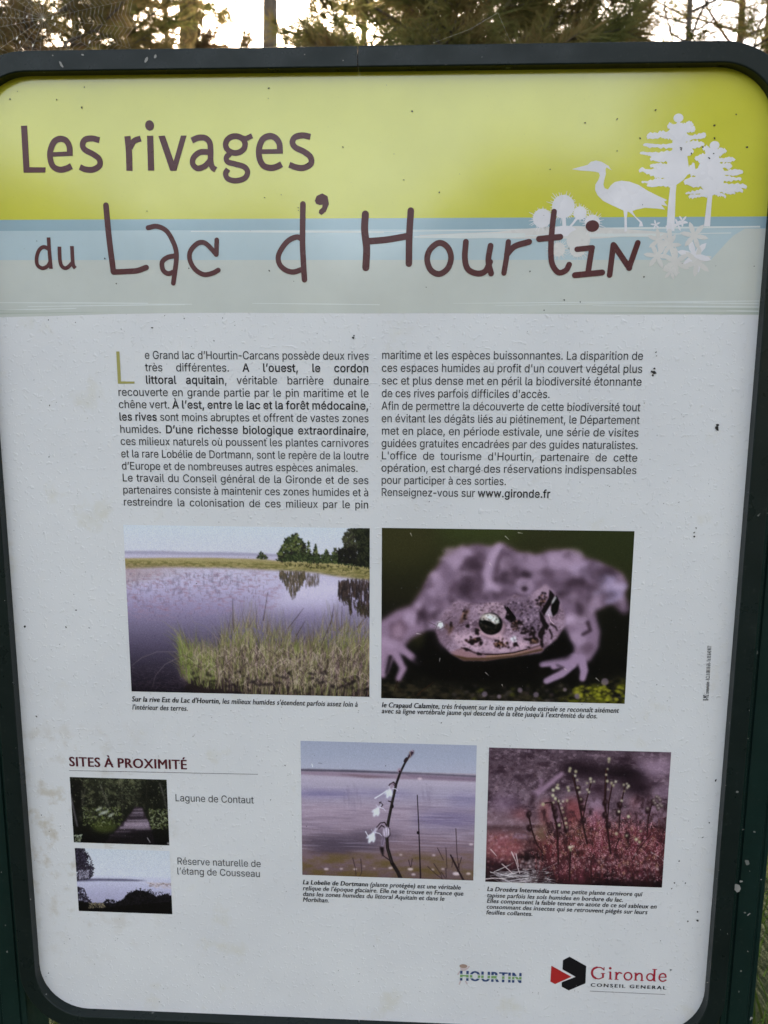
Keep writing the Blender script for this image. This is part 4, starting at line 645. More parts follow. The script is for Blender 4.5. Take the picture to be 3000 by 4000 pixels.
def art_drosera():
    C = Canvas(410, 300, [(98, 113), (1541, 165), (1467, 1228), (76, 1180)], 8); R = C.rng
    C.vgrad([(110, (76, 60, 70)), (300, (84, 66, 76)), (560, (104, 84, 96)), (760, (98, 74, 80)), (900, (78, 50, 53)), (1050, (64, 34, 40)), (1230, (30, 16, 20))])
    n = C.fbm(110, 60, 3, 4); C.poly([(70, 100), (1560, 100), (1560, 640), (70, 700)], (44, 28, 38), 30, .95, np.clip(n*3.2 - 1.5, 0, 1))
    n = C.fbm(34, 20, 33, 3); C.poly([(70, 100), (1560, 100), (1560, 640), (70, 900)], (136, 114, 126), 30, .65, np.clip(n*3.2 - 1.65, 0, 1))
    n = C.fbm(22, 16, 53, 3); C.poly([(70, 100), (760, 100), (700, 500), (70, 600)], (58, 40, 50), 30, .8, np.clip(n*3 - 1.5, 0, 1))
    C.ell(1400, 290, 160, 80, (138, 112, 132), -.1, 40, .85); C.ell(1480, 480, 90, 40, (120, 94, 116), 0, 30, .7)
    C.ell(860, 300, 200, 70, (26, 14, 22), .15, 40, .95); C.ell(1170, 330, 190, 60, (20, 11, 17), .2, 36, .95); C.ell(1260, 430, 130, 70, (30, 17, 25), .3, 30, .9); C.ell(980, 470, 90, 60, (46, 28, 38), .2, 30, .8); C.ell(600, 440, 70, 30, (40, 26, 32), .3, 20, .7); C.ell(1180, 210, 40, 26, (40, 26, 34), 0, 14, .8)
    C.line([(470, 490), (570, 420), (680, 330)], 50, (138, 108, 130), .9, 34, 6); C.line([(520, 380), (510, 450)], 34, (120, 92, 112), .8, 30, 6); C.line([(460, 500), (430, 570)], 40, (48, 30, 38), .8, 30, 10)
    C.poly([(80, 685), (300, 700), (400, 725), (80, 735)], (134, 110, 122), 14, .7); C.poly([(80, 742), (420, 748), (430, 768), (100, 765)], (52, 32, 36), 12, .8); C.poly([(280, 810), (400, 805), (420, 840), (270, 840)], (130, 104, 120), 8, .8)
    C.ell(230, 560, 120, 60, (120, 94, 116), 0, 40, .8); C.ell(330, 640, 90, 30, (124, 76, 80), 0, 30, .4)
    # red masses
    for x, y, rx, ry, c, a in ((770, 640, 90, 120, (118, 60, 62), .8), (560, 640, 60, 110, (124, 72, 70), .7), (640, 640, 60, 90, (130, 100, 118), .7), (950, 600, 60, 100, (136, 106, 128), .7), (960, 720, 80, 110, (130, 74, 88), .7), (1240, 700, 90, 80, (112, 76, 86), .7), (1380, 640, 110, 100, (124, 96, 112), .7), (1250, 560, 30, 30, (126, 58, 58), .6), (360, 650, 50, 40, (124, 66, 70), .5),
                               (230, 920, 150, 80, (126, 74, 78), .9), (180, 850, 100, 50, (134, 84, 92), .8), (600, 930, 120, 90, (104, 48, 54), .9), (840, 880, 140, 130, (104, 56, 56), .8), (1010, 860, 120, 140, (104, 50, 60), .85), (1250, 880, 170, 130, (98, 46, 54), .85), (1420, 900, 100, 130, (96, 44, 52), .9), (820, 1100, 180, 80, (100, 48, 60), .8), (1250, 1080, 200, 90, (98, 50, 60), .8), (520, 800, 60, 60, (104, 84, 60), .7), (800, 790, 60, 50, (108, 84, 64), .6), (880, 830, 40, 60, (100, 88, 56), .6)):
        C.ell(x, y, rx, ry, c, 0, 30, a)
    C.poly([(330, 960), (470, 920), (560, 960), (560, 1030), (420, 1070), (330, 1040)], (24, 13, 16), 20, .9); C.poly([(80, 1010), (260, 1040), (260, 1090), (80, 1090)], (36, 20, 26), 16, .8); C.poly([(60, 1110), (560, 1080), (640, 1200), (60, 1200)], (34, 24, 28), 14, .8)
    C.poly([(900, 1150), (1100, 1090), (1180, 1180), (1500, 1140), (1500, 1260), (850, 1260)], (20, 10, 14), 26, .85)
    for i in range(560):    # hairs and drops of the leaves
        x = 560 + R.random()**.85*920; y = 640 + R.random()*530
        if y < 1000 - .9*abs(x - 1050)*.7 and R.random() < .5: y += 180
        c = [(132, 66, 76), (150, 98, 108), (100, 38, 46), (60, 20, 26), (168, 128, 138), (48, 18, 24)][i % 6]; t = R.random()*6.28; L = 10 + 22*R.random()
        C.line([(x, y), (x + L*math.cos(t), y + L*math.sin(t))], 4.5, c, .75, 3)
    for i in range(900):
        x = 560 + R.random()*920; y = 700 + R.random()*470; C.ell(x, y, 5, 5, [(140, 84, 96), (76, 30, 36), (170, 132, 142), (46, 18, 22), (112, 60, 62)][i % 5], 0, 0, .7)
    for x, y0, y1 in ((960, 640, 1000), (1000, 760, 1050), (890, 680, 1020), (1190, 690, 980), (1260, 760, 1060), (1360, 700, 1030), (1450, 800, 1080), (1120, 860, 1060), (780, 820, 1080), (1310, 820, 1050)):
        for i in range(34):
            t = R.random(); y = y0 + (y1 - y0)*t; sgn = 1 if R.random() < .5 else -1; L = 14 + 14*R.random()
            C.line([(x, y), (x + sgn*L, y - 10)], 3.5, (132, 68, 80), .7); C.ell(x + sgn*L, y - 10, 4.5, 4.5, (172, 128, 140), 0, 0, .8)
    for i in range(120):
        x, y = 90 + R.random()*300, 800 + R.random()*240; C.ell(x, y, 8, 7, [(170, 134, 140), (92, 46, 48), (130, 92, 84)][i % 3], 0, 2, .6)
    for i in range(60):
        x, y = 360 + R.random()*150, 1000 + R.random()*70; C.ell(x, y + .1*abs(x - 430), 11, 9, (164, 148, 152) if i % 2 else (50, 32, 36), 0, 2, .6)
    for i in range(80):      # pale straws
        x = 90 + R.random()*420; y = 1080 + R.random()*110; L = 60 + 120*R.random(); a = R.normal(.02, .22)
        C.line([(x, y), (x + L, y + L*a)], 6, [(158, 150, 154), (112, 104, 108), (180, 174, 176)][i % 3], .8, 4)
    for pts in ([(285, 945), (320, 1020), (350, 1115)], [(320, 960), (340, 1060)], [(210, 1040), (290, 1110)], [(120, 925), (165, 975)], [(60, 1160), (150, 1150), (240, 1160)], [(1380, 950), (1450, 990), (1490, 1030)]): C.line(pts, 9, (182, 168, 170), .85, 6)
    n = C.fbm(46, 60, 91, 4); C.poly([(420, 560), (1560, 480), (1560, 1240), (420, 1240)], (34, 16, 20), 30, .75, np.clip(n*3.2 - 1.5, 0, 1))
    for i in range(150):
        x = 560 + R.random()*900; y = 760 + R.random()*420; C.line([(x, y), (x + R.normal(0, 16), y - 40 - 90*R.random())], 5, [(52, 24, 28), (84, 40, 40), (96, 60, 48), (40, 18, 24)][i % 4], .7, 3)
    n = C.fbm(30, 34, 95, 3); C.poly([(560, 700), (1560, 620), (1560, 1240), (420, 1240), (560, 960)], (40, 22, 24), 30, .8, np.clip(n*3.6 - 1.7, 0, 1))
    for i in range(300):     # spoon-shaped leaves
        x = 470 + R.random()*1010; y = 800 + R.random()*390; L = 50 + 80*R.random(); a = R.normal(0, .35)
        if y - L < 700 + .5*abs(x - 1050) - 120 and R.random() < .7: continue
        tx, ty = x + L*math.sin(a), y - L*math.cos(a); c = [(126, 78, 82), (146, 104, 104), (98, 50, 52), (118, 92, 70), (74, 36, 38)][i % 5]
        C.line([(x, y), (tx, ty)], 4, (70, 34, 36), .7, 6); C.ell(tx, ty, 7, 15, c, a, 1.5, .75)
        for q in range(5): C.ell(tx + R.normal(0, 10), ty + R.normal(0, 14), 3, 3, (176, 140, 146), 0, 0, .6)
    for i in range(240):
        x, y = 90 + R.random()*430, 780 + R.random()*300; C.ell(x, y, 4 + 5*R.random(), 4, [(140, 104, 106), (70, 38, 40), (44, 26, 28), (166, 136, 138), (104, 66, 62)][i % 5], R.random()*3, 1, .6)
    # flower stalks with buds
    for pts, w in (([(415, 640), (440, 760), (480, 880), (530, 950)], 12), ([(600, 560), (640, 740), (650, 900), (655, 1040)], 14), ([(640, 520), (690, 700), (715, 800)], 10), ([(770, 350), (810, 520), (850, 740), (880, 880)], 15), ([(910, 400), (870, 560), (845, 700)], 9), ([(1030, 300), (1020, 560), (1040, 780), (1065, 960)], 16), ([(1080, 410), (1050, 560), (1040, 720)], 10), ([(1175, 440), (1140, 600), (1130, 780)], 10), ([(1430, 570), (1385, 580), (1360, 680), (1350, 820)], 10), ([(750, 920), (745, 1050), (742, 1170)], 14), ([(910, 1020), (915, 1200)], 9), ([(1130, 840), (1095, 950)], 7), ([(1380, 810), (1280, 930), (1230, 1020)], 7), ([(550, 560), (590, 555)], 9)):
        C.line(pts, w*1.25, (30, 15, 18), .95, w*1.0); C.line([(x - 3, y) for x, y in pts], 3, (112, 66, 60), .5)
    for x, y in ((845, 600), (850, 700), (1045, 740), (1020, 660), (1020, 560), (655, 745), (630, 660), (620, 610), (715, 770), (420, 650), (425, 760), (1355, 625), (1125, 640), (1135, 580), (1195, 820), (830, 540), (810, 450), (1400, 560)):
        C.ell(x, y, 21, 29, (32, 16, 20), R.random() - .5, 2, .95); C.ell(x + 6, y - 8, 6, 9, (150, 124, 124), 0, 2, .5)
    pal = [(182, 180, 152), (156, 150, 126), (194, 192, 170)]
    for x, y, q in ((648, 418, 14), (640, 440, 14), (612, 458, 15), (655, 445, 11), (610, 500, 15), (630, 525, 14), (655, 545, 13), (615, 555, 12), (690, 548, 12), (722, 542, 12), (728, 440, 14), (735, 462, 14), (670, 565, 10), (682, 600, 11), (692, 632, 11), (708, 682, 12), (714, 720, 12), (720, 750, 11), (532, 570, 18), (745, 288, 15), (740, 308, 14), (790, 312, 15), (785, 345, 14), (802, 380, 12), (906, 372, 13), (880, 405, 12), (910, 395, 13), (935, 393, 12), (882, 456, 13), (895, 475, 12), (805, 440, 10), (820, 475, 10), (830, 530, 12), (1052, 215, 16), (1050, 238, 13), (1040, 295, 10), (1030, 340, 10), (1038, 390, 14), (1072, 405, 14), (1104, 395, 15), (1085, 425, 13), (1045, 455, 9), (1168, 420, 13), (1192, 412, 12), (1205, 430, 13), (1195, 445, 11), (1172, 470, 9), (1152, 545, 13), (1130, 630, 12), (1110, 805, 15), (1205, 670, 17), (745, 910, 15), (768, 902, 11), (752, 932, 14), (660, 735, 12), (1265, 850, 20), (1290, 870, 14), (1190, 820, 10), (1300, 785, 10)):
        q *= .6 + .25*R.random(); C.ell(x, y, q, q*1.05, pal[int(x + y) % 3], 0, 1.5, .95); C.ell(x + q*.25, y + q*.4, q*.6, q*.5, (126, 122, 86), 0, 2, .55)
    for x, y in ((1440, 530), (1425, 520), (1402, 552), (1450, 580), (1430, 590), (1462, 592), (1438, 612), (1450, 545), (1352, 612), (1412, 570)):
        C.ell(x, y, 14, 17, (64, 50, 50), .4, 2); C.ell(x + 2, y - 6, 9, 7, (176, 164, 160), .4, 2, .8)
    for i in range(90):
        x, y = 760 + R.random()*680, 960 + R.random()*220; C.ell(x, y, 8, 6, [(176, 156, 160), (120, 90, 96), (198, 186, 186)][i % 3], R.random()*3, 1, .55)
    C.grain(.022); return C.a

# ------------------------------------------------------------------ the information sign
rnd = random.Random(4)
PK = 1.75                                          # printed ink albedo per unit of tone seen on the board

def white_film():
    mt, nt, b = material('white printed film', (.7, .7, .7), .5, .35)
    v = objvec(nt)
    base = ramp(nt, noise(nt, 5, 4, .6, v), [(.35, (.68, .675, .685)), (.65, (.735, .73, .735))])
    st = ramp(nt, noise(nt, 13, 5, .62, v), [(.60, (0, 0, 0)), (.78, (.75,)*3)])
    base = mix(nt, st, base, (.62, .585, .48))
    # brown stains: more of them towards the lower left corner
    mk = node(nt, 'TexCoord'); sp = node(nt, 'SeparateXYZ'); nt.links.new(mk.outputs['Object'], sp.inputs[0])
    d = node(nt, 'VectorMath', operation='DISTANCE'); nt.links.new(mk.outputs['Object'], d.inputs[0]); d.inputs[1].default_value = (-.43, 0, BOARD_Z - .44)
    near = ramp(nt, d.outputs['Value'], [(.02, (1, 1, 1)), (.22, (0, 0, 0))])
    br = ramp(nt, noise(nt, 34, 4, .6, v), [(.52, (0, 0, 0)), (.66, (1, 1, 1))])
    base = mix(nt, mix(nt, 1., near, br, 'MULTIPLY'), base, (.54, .49, .42))
    # flakes and grit: dark crumbs
    vo = node(nt, 'TexVoronoi'); vo.inputs['Scale'].default_value = 210; nt.links.new(v, vo.inputs['Vector'])
    cr = ramp(nt, vo.outputs['Distance'], [(.10, (1, 1, 1)), (.17, (0, 0, 0))])
    sel = ramp(nt, noise(nt, 60, 2, .5, v), [(.60, (0, 0, 0)), (.66, (1, 1, 1))])
    base = mix(nt, mix(nt, 1., cr, sel, 'MULTIPLY'), base, (.33, .32, .31))
    nt.links.new(base, b.inputs['Base Color'])
    # lifted film: small sharp blisters
    h1 = ramp(nt, noise(nt, 170, 3, .6, v), [(.56, (0, 0, 0)), (.68, (1, 1, 1))]); h2 = noise(nt, 60, 3, .5, v)
    hh = mix(nt, .25, h1, h2)
    bump(nt, b, hh, .50, .0010)
    rr = ramp(nt, noise(nt, 30, 3, .5, v), [(.3, (.42,)*3), (.7, (.62,)*3)]); nt.links.new(rr, b.inputs['Roughness'])
    return mt

def gloss_print(name, base, var=.06, rough=.15, spec=.5, coat=0.):
    mt, nt, b = material(name, base, rough, spec)
    b.inputs['Coat Weight'].default_value = coat; b.inputs['Coat Roughness'].default_value = .12
    v = objvec(nt); c = np.array(base)
    col = ramp(nt, noise(nt, 9, 4, .6, v), [(.3, tuple(c*(1 - var))), (.7, tuple(np.minimum(c*(1 + var), 1)))])
    fl = ramp(nt, noise(nt, 420, 2, .5, v), [(.66, (0, 0, 0)), (.74, (1, 1, 1))])
    col = mix(nt, mix(nt, 1., fl, (.25, .25, .25), 'MULTIPLY'), col, tuple(c*.6)); nt.links.new(col, b.inputs['Base Color'])
    bump(nt, b, noise(nt, 90, 2, .5, v), .08, .0006)
    nt.links.new(ramp(nt, noise(nt, 14, 3, .6, v), [(.3, (rough*.8,)*3), (.7, (rough*1.3,)*3)]), b.inputs['Roughness'])
    return mt

M_FILM = white_film()
M_YELLOW = gloss_print('yellow header ink', (.58, .565, .05), coat=.7)
M_BLUE = gloss_print('blue water ink', (.29, .42, .49), coat=.7); M_PALE = gloss_print('pale blue water ink', (.45, .56, .61), coat=.7); M_SHORE = gloss_print('grey green shore ink', (.56, .585, .555), coat=.7)
M_STREAK = gloss_print('white streak ink', (.66, .69, .68)); M_GREEN = gloss_print('grey green streak ink', (.45, .49, .44))
M_MOTIF = gloss_print('pearl white motif ink', (.72, .695, .725), .15, .26)
M_MOTIF2 = gloss_print('faint peach motif ink', (.64, .615, .59), .12, .26)
M_MAROON = gloss_print('maroon lettering ink', (.085, .022, .026), .1, .26, .34)
M_DARKTEXT, _, _ = material('black lettering ink', (.008, .007, .009), .5, .22)
M_GREYTEXT, _, _ = material('dark grey lettering ink', (.03, .03, .034), .5, .25)
M_OLIVE, _, _ = material('olive initial ink', (.36, .33, .10), .4, .4)
M_WINE, _, _ = material('wine red heading ink', (.085, .010, .018), .5, .25)
M_RED, _, _ = material('red emblem ink', (.42, .022, .022), .4, .4)
M_CRIMSON, _, _ = material('crimson name ink', (.36, .012, .035), .4, .4)
M_LINE, _, _ = material('thin rule ink', (.16, .14, .15), .45, .4)
M_CRUMB, _, _ = material('dried dirt', (.035, .032, .03), .8, .2)
M_PALECRUMB, _, _ = material('pale bird lime and seed husks', (.30, .29, .27), .8, .2)

def print_material():
    mt, nt, b = material('colour print', (.5, .5, .5), .4, .2)
    a = node(nt, 'Attribute'); a.attribute_name = 'ink'
    v = objvec(nt); fl = ramp(nt, noise(nt, 330, 2, .5, v), [(.72, (0, 0, 0)), (.78, (1, 1, 1))])
    nt.links.new(mix(nt, mix(nt, 1., fl, (.16, .16, .16), 'MULTIPLY'), a.outputs['Color'], (.5, .48, .48)), b.inputs['Base Color'])
    bump(nt, b, ramp(nt, noise(nt, 170, 3, .6, v), [(.6, (0, 0, 0)), (.74, (1, 1, 1))]), .25, .0006)
    return mt
M_PRINT = print_material()

def painted_metal(name, base, rough):
    mt, nt, b = material(name, base, rough, .2)
    v = objvec(nt); c = np.array(base)
    col = ramp(nt, noise(nt, 6, 5, .65, v), [(.3, tuple(c*.8)), (.7, tuple(c*1.25))])
    dust = ramp(nt, noise(nt, 160, 4, .7, v), [(.60, (0, 0, 0)), (.75, (1, 1, 1))])
    col = mix(nt, mix(nt, 1., dust, (.06, .06, .06), 'MULTIPLY'), col, (.24, .24, .22))
    sp = ramp(nt, noise(nt, 70, 2, .4, v), [(.735, (0, 0, 0)), (.75, (1, 1, 1))]); col = mix(nt, mix(nt, 1., sp, (.5, .5, .5), 'MULTIPLY'), col, (.3, .3, .28))
    nt.links.new(col, b.inputs['Base Color'])
    nt.links.new(ramp(nt, noise(nt, 25, 4, .6, v), [(.3, (rough*.75,)*3), (.7, (rough*1.35,)*3)]), b.inputs['Roughness'])
    bump(nt, b, noise(nt, 900, 2, .5, v), .06, .0004)
    return mt
M_FRAME = painted_metal('dark green painted frame', (.008, .013, .012), .30)
M_POST = painted_metal('teal green painted post', (.006, .018, .015), .38)
M_BACK, _, _ = material('grey metal backing sheet', (.25, .26, .26), .4, .5, .7)

SIGN = empty('information_sign', (0, 0, 0), 'tall rectangular information sign with green posts, yellow header and nature photographs', 'sign')
XI, ZT, ZB, RI = .4500, BOARD_Z + .4993, BOARD_Z - .7013, .066

def rrect(x, zt, zb, r, n=12):
    """rounded rectangle from the top middle, clockwise as the viewer sees it: points and outward normals"""
    out = [((0, zt), (0, 1))]
    for cx, cz, a0 in ((x - r, zt - r, 90), (x - r, zb + r, 0), (-x + r, zb + r, -90), (-x + r, zt - r, -180)):
        for i in range(n + 1):
            a = math.radians(a0 - 90*i/n); out.append(((cx + r*math.cos(a), cz + r*math.sin(a)), (math.cos(a), math.sin(a))))
        if a0 == 0: out.append(((0, zb), (0, -1)))
    return out

# frame: two bent halves that meet in seams at the middle of the top and the bottom
PROF = [(0, -.020), (0, .0128), (.0005, .0136), (.0014, .0140), (.0204, .0140), (.0215, .0136), (.0220, .0124), (.0220, -.020)]   # (outward, proud)
path = rrect(XI, ZT, ZB, RI); half = len(path)//2 + 1
def frame_half(pts, gap, dz):
    mb = MB(); n = len(PROF); vs = []
    for i, ((x, z), (nx, nz)) in enumerate(pts):
        if i in (0, len(pts) - 1): x += gap
        for o, d in PROF: vs.append((x + nx*o, -d - dz, z + nz*o))
    fs = [(i*n + k, i*n + (k + 1) % n, (i + 1)*n + (k + 1) % n, (i + 1)*n + k) for i in range(len(pts) - 1) for k in range(n)]
    fs += [tuple(range(n))[::-1], tuple((len(pts) - 1)*n + k for k in range(n))]
    mb.add(vs, fs); o = mb.build('frame_section', M_FRAME, SIGN, True)
    md = o.modifiers.new('e', 'EDGE_SPLIT'); md.split_angle = math.radians(16); return o
SEAM = board(1398, 220, .012)[0]
def seam(p): return [((SEAM if abs(q[0][0]) < 1e-9 else q[0][0], q[0][1]), q[1]) for q in p]
frame_half(seam(path[:half]), .0005, .0004)
frame_half(seam(path[half - 1:] + path[:1]), -.0005, 0)

def sheet(name, outline, y, mat, parent=SIGN):
    """flat piece of film: one n-gon facing the viewer"""
    me = bpy.data.meshes.new(name); me.from_pydata([(x, y, z) for x, z in outline], [], [tuple(range(len(outline)))])
    o = link(name, me, mat, parent)
    if me.polygons[0].normal.y > 0: me.flip_normals()
    return o
# the board itself (film in front, metal sheet behind), a little larger than the opening and held by the frame
mb = MB(); ol = [p for p, _ in rrect(XI + .004, ZT + .004, ZB - .004, RI + .004)]
N = len(ol); mb.add([(x, 0, z) for x, z in ol] + [(x, .004, z) for x, z in ol], [tuple(range(N))] + [(i, i + N, (i + 1) % N + N, (i + 1) % N) for i in range(N)], 0)
mb.add([(x, .0042, z) for x, z in ol], [tuple(range(N))[::-1]], 1)
BOARD = mb.build('board_panel', [M_FILM, M_BACK], SIGN)

# header bands
def band(name, z0, z1, mat, y):
    """the part of the board's outline between heights z0 and z1 (tuples give wavy edges left to right)"""
    zs = lambda z: z if hasattr(z, '__len__') else [z, z]
    lo, hi = zs(z0), zs(z1); X = XI + .003
    if max(hi) > ZT - RI:
        pts = [p for p, _ in rrect(XI + .003, ZT + .003, ZB, RI + .003)]
        top = [p for p in pts if p[1] > ZT - RI - .001]
        r = [p for p in top if p[0] >= 0]; l = [p for p in top if p[0] < 0]
        up = sorted(l, key=lambda p: (p[0], p[1])) + sorted(r, key=lambda p: (p[0], -p[1]))
    else: up = [(-X + 2*X*i/(len(hi) - 1), z) for i, z in enumerate(hi)]
    dn = [(X - 2*X*i/(len(lo) - 1), z) for i, z in enumerate(lo[::-1])]
    return sheet(name, up + dn, y, mat)
Z = lambda v: BOARD_Z + v
band('yellow_band', Z(.3432), ZT, M_YELLOW, -.00009)
band('blue_band', Z(.3308), Z(.3432), M_BLUE, -.00009)
pb = [(-XI - .003, Z(.2978)), (-XI - .003, Z(.3308)), (XI + .003, Z(.3308)), (XI + .003, Z(.330))] + [board(1500 + x*.9042, 400 + y*.9042) for x, y in ((1560, 545), (1510, 575), (1480, 605), (1430, 660), (1412, 680))]
sheet('pale_blue_band', pb, -.00009, M_PALE)
wav = [.2318, .2335, .2360, .2372, .2376, .2372, .2370, .2374, .2370, .2364, .2360, .2362, .2356]
sb = [(-XI - .003, Z(.2978))] + [pb[-1], pb[-2], pb[-3], pb[-4], pb[-5], (XI + .003, Z(.330))] + [(XI + .003 - (2*XI + .006)*i/12, Z(z)) for i, z in enumerate(wav[::-1])]
sheet('shore_band', sb, -.00009, M_SHORE)

# ---- drawing pieces from sketches: (origin x, y, scale) of each survey enlargement
def sk(ox, oy, s): return lambda x, y: board(ox + x*s, oy + y*s)
SA = sk(60, 420, 1240/1659); SB = sk(1000, 700, 1600/1659); SC = sk(2000, 420, 1000/1659); S4 = sk(0, 400, 1500/1659); S5 = sk(1500, 400, 1500/1659); SL = sk(1740, 3660, 960/1659)

class Flat:
    """flat shapes in one mesh on the board, each a hair in front of the last"""
    def __init__(s, y0=-.0008): s.mb = MB(); s.y = y0*(.2 if y0 > -.005 else 1); s.n = 0
    def dy(s): s.n += 1; return s.y - (s.n % 37)*.000004
    def poly(s, pts, mi=0, loops=None):
        y = s.dy(); P, fs = fill([pts] + (loops or [])); s.mb.add([(a, y, b) for a, b in P], fs, mi)
    def stroke(s, pts, w, mi=0, cap=True, closed=False, smooth=True, w2=None):
        P = [np.array(p, float) for p in pts]
        if smooth and len(P) > 2:
            Q = []; n = len(P)
            for i in range(n if closed else n - 1):
                p0 = P[i - 1] if (closed or i > 0) else 2*P[0] - P[1]; p1 = P[i]; p2 = P[(i + 1) % n]; p3 = P[(i + 2) % n] if (closed or i + 2 < n) else 2*P[-1] - P[-2]
                for t in np.linspace(0, 1, 7)[:-1]:
                    Q.append(.5*((2*p1) + (p2 - p0)*t + (2*p0 - 5*p1 + 4*p2 - p3)*t*t + (3*p1 - p0 - 3*p2 + p3)*t**3))
            if not closed: Q.append(P[-1])
            P = Q
        n = len(P); y = s.dy(); vs = []; fs = []; wv = np.linspace(w, w if w2 is None else w2, n)
        for i in range(n):
            a = P[i - 1] if (closed or i > 0) else P[i]; b = P[(i + 1) % n] if (closed or i < n - 1) else P[i]
            t = b - a; t = t/(np.linalg.norm(t) + 1e-12); m = np.array([-t[1], t[0]])*wv[i]/2
            vs += [(P[i][0] + m[0], y, P[i][1] + m[1]), (P[i][0] - m[0], y, P[i][1] - m[1])]
        for i in range(n if closed else n - 1):
            j = (i + 1) % n; fs.append((2*i, 2*i + 1, 2*j + 1, 2*j))
        s.mb.add(vs, fs, mi)
        if cap and not closed:
            for p, r in ((P[0], wv[0]/2), (P[-1], wv[-1]/2)):
                y = s.dy(); s.mb.add([(p[0] + r*math.cos(a), y, p[1] + r*math.sin(a)) for a in np.linspace(0, 2*math.pi, 17)[:-1]], [tuple(range(16))], mi)
    def ell(s, c, rx, rz, mi=0, n=20):
        y = s.dy(); s.mb.add([(c[0] + rx*math.cos(a), y, c[1] + rz*math.sin(a)) for a in np.linspace(0, 2*math.pi, n + 1)[:-1]], [tuple(range(n))], mi)
    def build(s, name, mats, parent=SIGN): return s.mb.build(name, mats, parent)
UA = (1240/1659)*.97/3100; UB = (1600/1659)*.98/3100; UC = (1000/1659)*.99/3100; UL = (960/1659)*1.19/3100    # metres per sketch unit

# streaks across the water and the shore
st = Flat(-.0006)
for x0, x1, y0, y1, h in ((825, 1659, 557, 560, 9), (1090, 1640, 868, 874, 4), (0, 640, 865, 868, 5), (120, 800, 882, 873, 5), (0, 330, 898, 890, 4), (560, 830, 870, 872, 3)):
    st.poly([S4(x0, y0 - h*.2), S4((x0 + x1)/2, (y0 + y1)/2 - h*.6), S4(x1, y1 - h*.5), S4(x1, y1 + h*.5), S4((x0 + x1)/2, (y0 + y1)/2 + h*.5), S4(x0, y0 + h*.3)], 0)
for x0, x1, y0, y1, h in ((0, 1625, 557, 537, 9), (300, 1620, 868, 858, 5), (480, 1400, 878, 862, 4), (900, 1618, 878, 884, 6), (1060, 1618, 862, 870, 5), (1480, 1618, 900, 903, 5), (600, 1200, 575, 572, 14), (130, 610, 580, 574, 22), (1000, 1500, 573, 564, 5)):
    st.poly([S5(x0, y0 - h*.1), S5((x0 + x1)/2, (y0 + y1)/2 - h*.5), S5(x1, y1 - h*.4), S5(x1, y1 + h*.4), S5((x0 + x1)/2, (y0 + y1)/2 + h*.5), S5(x0, y0 + h*.2)], 0)
for x0, x1, y0, y1, h in ((0, 520, 912, 905, 8), (0, 240, 900, 903, 5)):
    st.poly([S4(x0, y0 - h*.5), S4(x1, y1), S4(x0, y0 + h*.5)], 1)
for x0, x1, y0, y1, h in ((600, 1618, 908, 910, 9), (1080, 1618, 890, 893, 7)):
    st.poly([S5(x0, y0), S5(x1, y1 - h*.5), S5(x1, y1 + h*.5)], 1)
st.build('water_streaks', [M_STREAK, M_GREEN])

# ---- silhouettes: heron, pines, thistles, flowers
hr = Flat(-.001009)
hr.poly([SC(x, y) for x, y in ((388, 400), (430, 388), (490, 372), (510, 352), (545, 344), (580, 352), (605, 366), (630, 388), (648, 408), (612, 388), (605, 400), (608, 430), (598, 468), (592, 500), (600, 524), (622, 531), (640, 505), (665, 483), (710, 474), (760, 480), (820, 502), (880, 540), (940, 570), (1006, 600), (985, 610), (1008, 640), (965, 630), (992, 662), (940, 655), (860, 650), (805, 662), (780, 672), (800, 706), (842, 742), (850, 770), (822, 772), (828, 746), (790, 704), (760, 678), (748, 674), (743, 720), (745, 800), (728, 806), (728, 720), (722, 668), (650, 635), (590, 605), (555, 570), (538, 535), (540, 500), (560, 468), (569, 440), (562, 422), (540, 416), (500, 412), (440, 408))])
hr.poly([SC(x, y) for x, y in ((600, 366), (625, 378), (640, 402), (618, 386))])
hr.build('heron_motif', M_MOTIF)
def pine_motif(name, trunk, knob, boughs, core, seed):
    r = random.Random(seed); f = Flat(-.000913 if seed == 1 else -.001357)
    f.poly([SC(*p) for p in trunk]); f.ell(SC(*knob), 28*UC, 24*UC); f.stroke([SC(knob[0], knob[1] + 15), SC(knob[0] - 4, knob[1] + 90)], 12*UC)
    f.poly([SC(*p) for p in core])
    for (x0, y0), (x1, y1), w in boughs:
        up = []; dn = []; k = 13; L = math.hypot(x1 - x0, y1 - y0)
        for i in range(k):
            t = i/(k - 1); sw = w*(1.1 - .5*t + .25*math.sin(t*9 + x1))*(.9 if i else 1); sag = math.sin(t*3.14)*L*.03
            x = x0 + (x1 - x0)*t; y = y0 + (y1 - y0)*t + sag
            up.append((x + r.uniform(-4, 4), y - sw*.62 - r.uniform(0, 12)*(i % 2))); dn.append((x + r.uniform(-4, 4), y + sw*.58 + r.uniform(0, 12)*((i + 1) % 2)))
        f.poly([SC(*p) for p in up + [(x1 + (8 if x1 > x0 else -8), y1 + 2)] + dn[::-1]])
    return f.build(name, M_MOTIF)
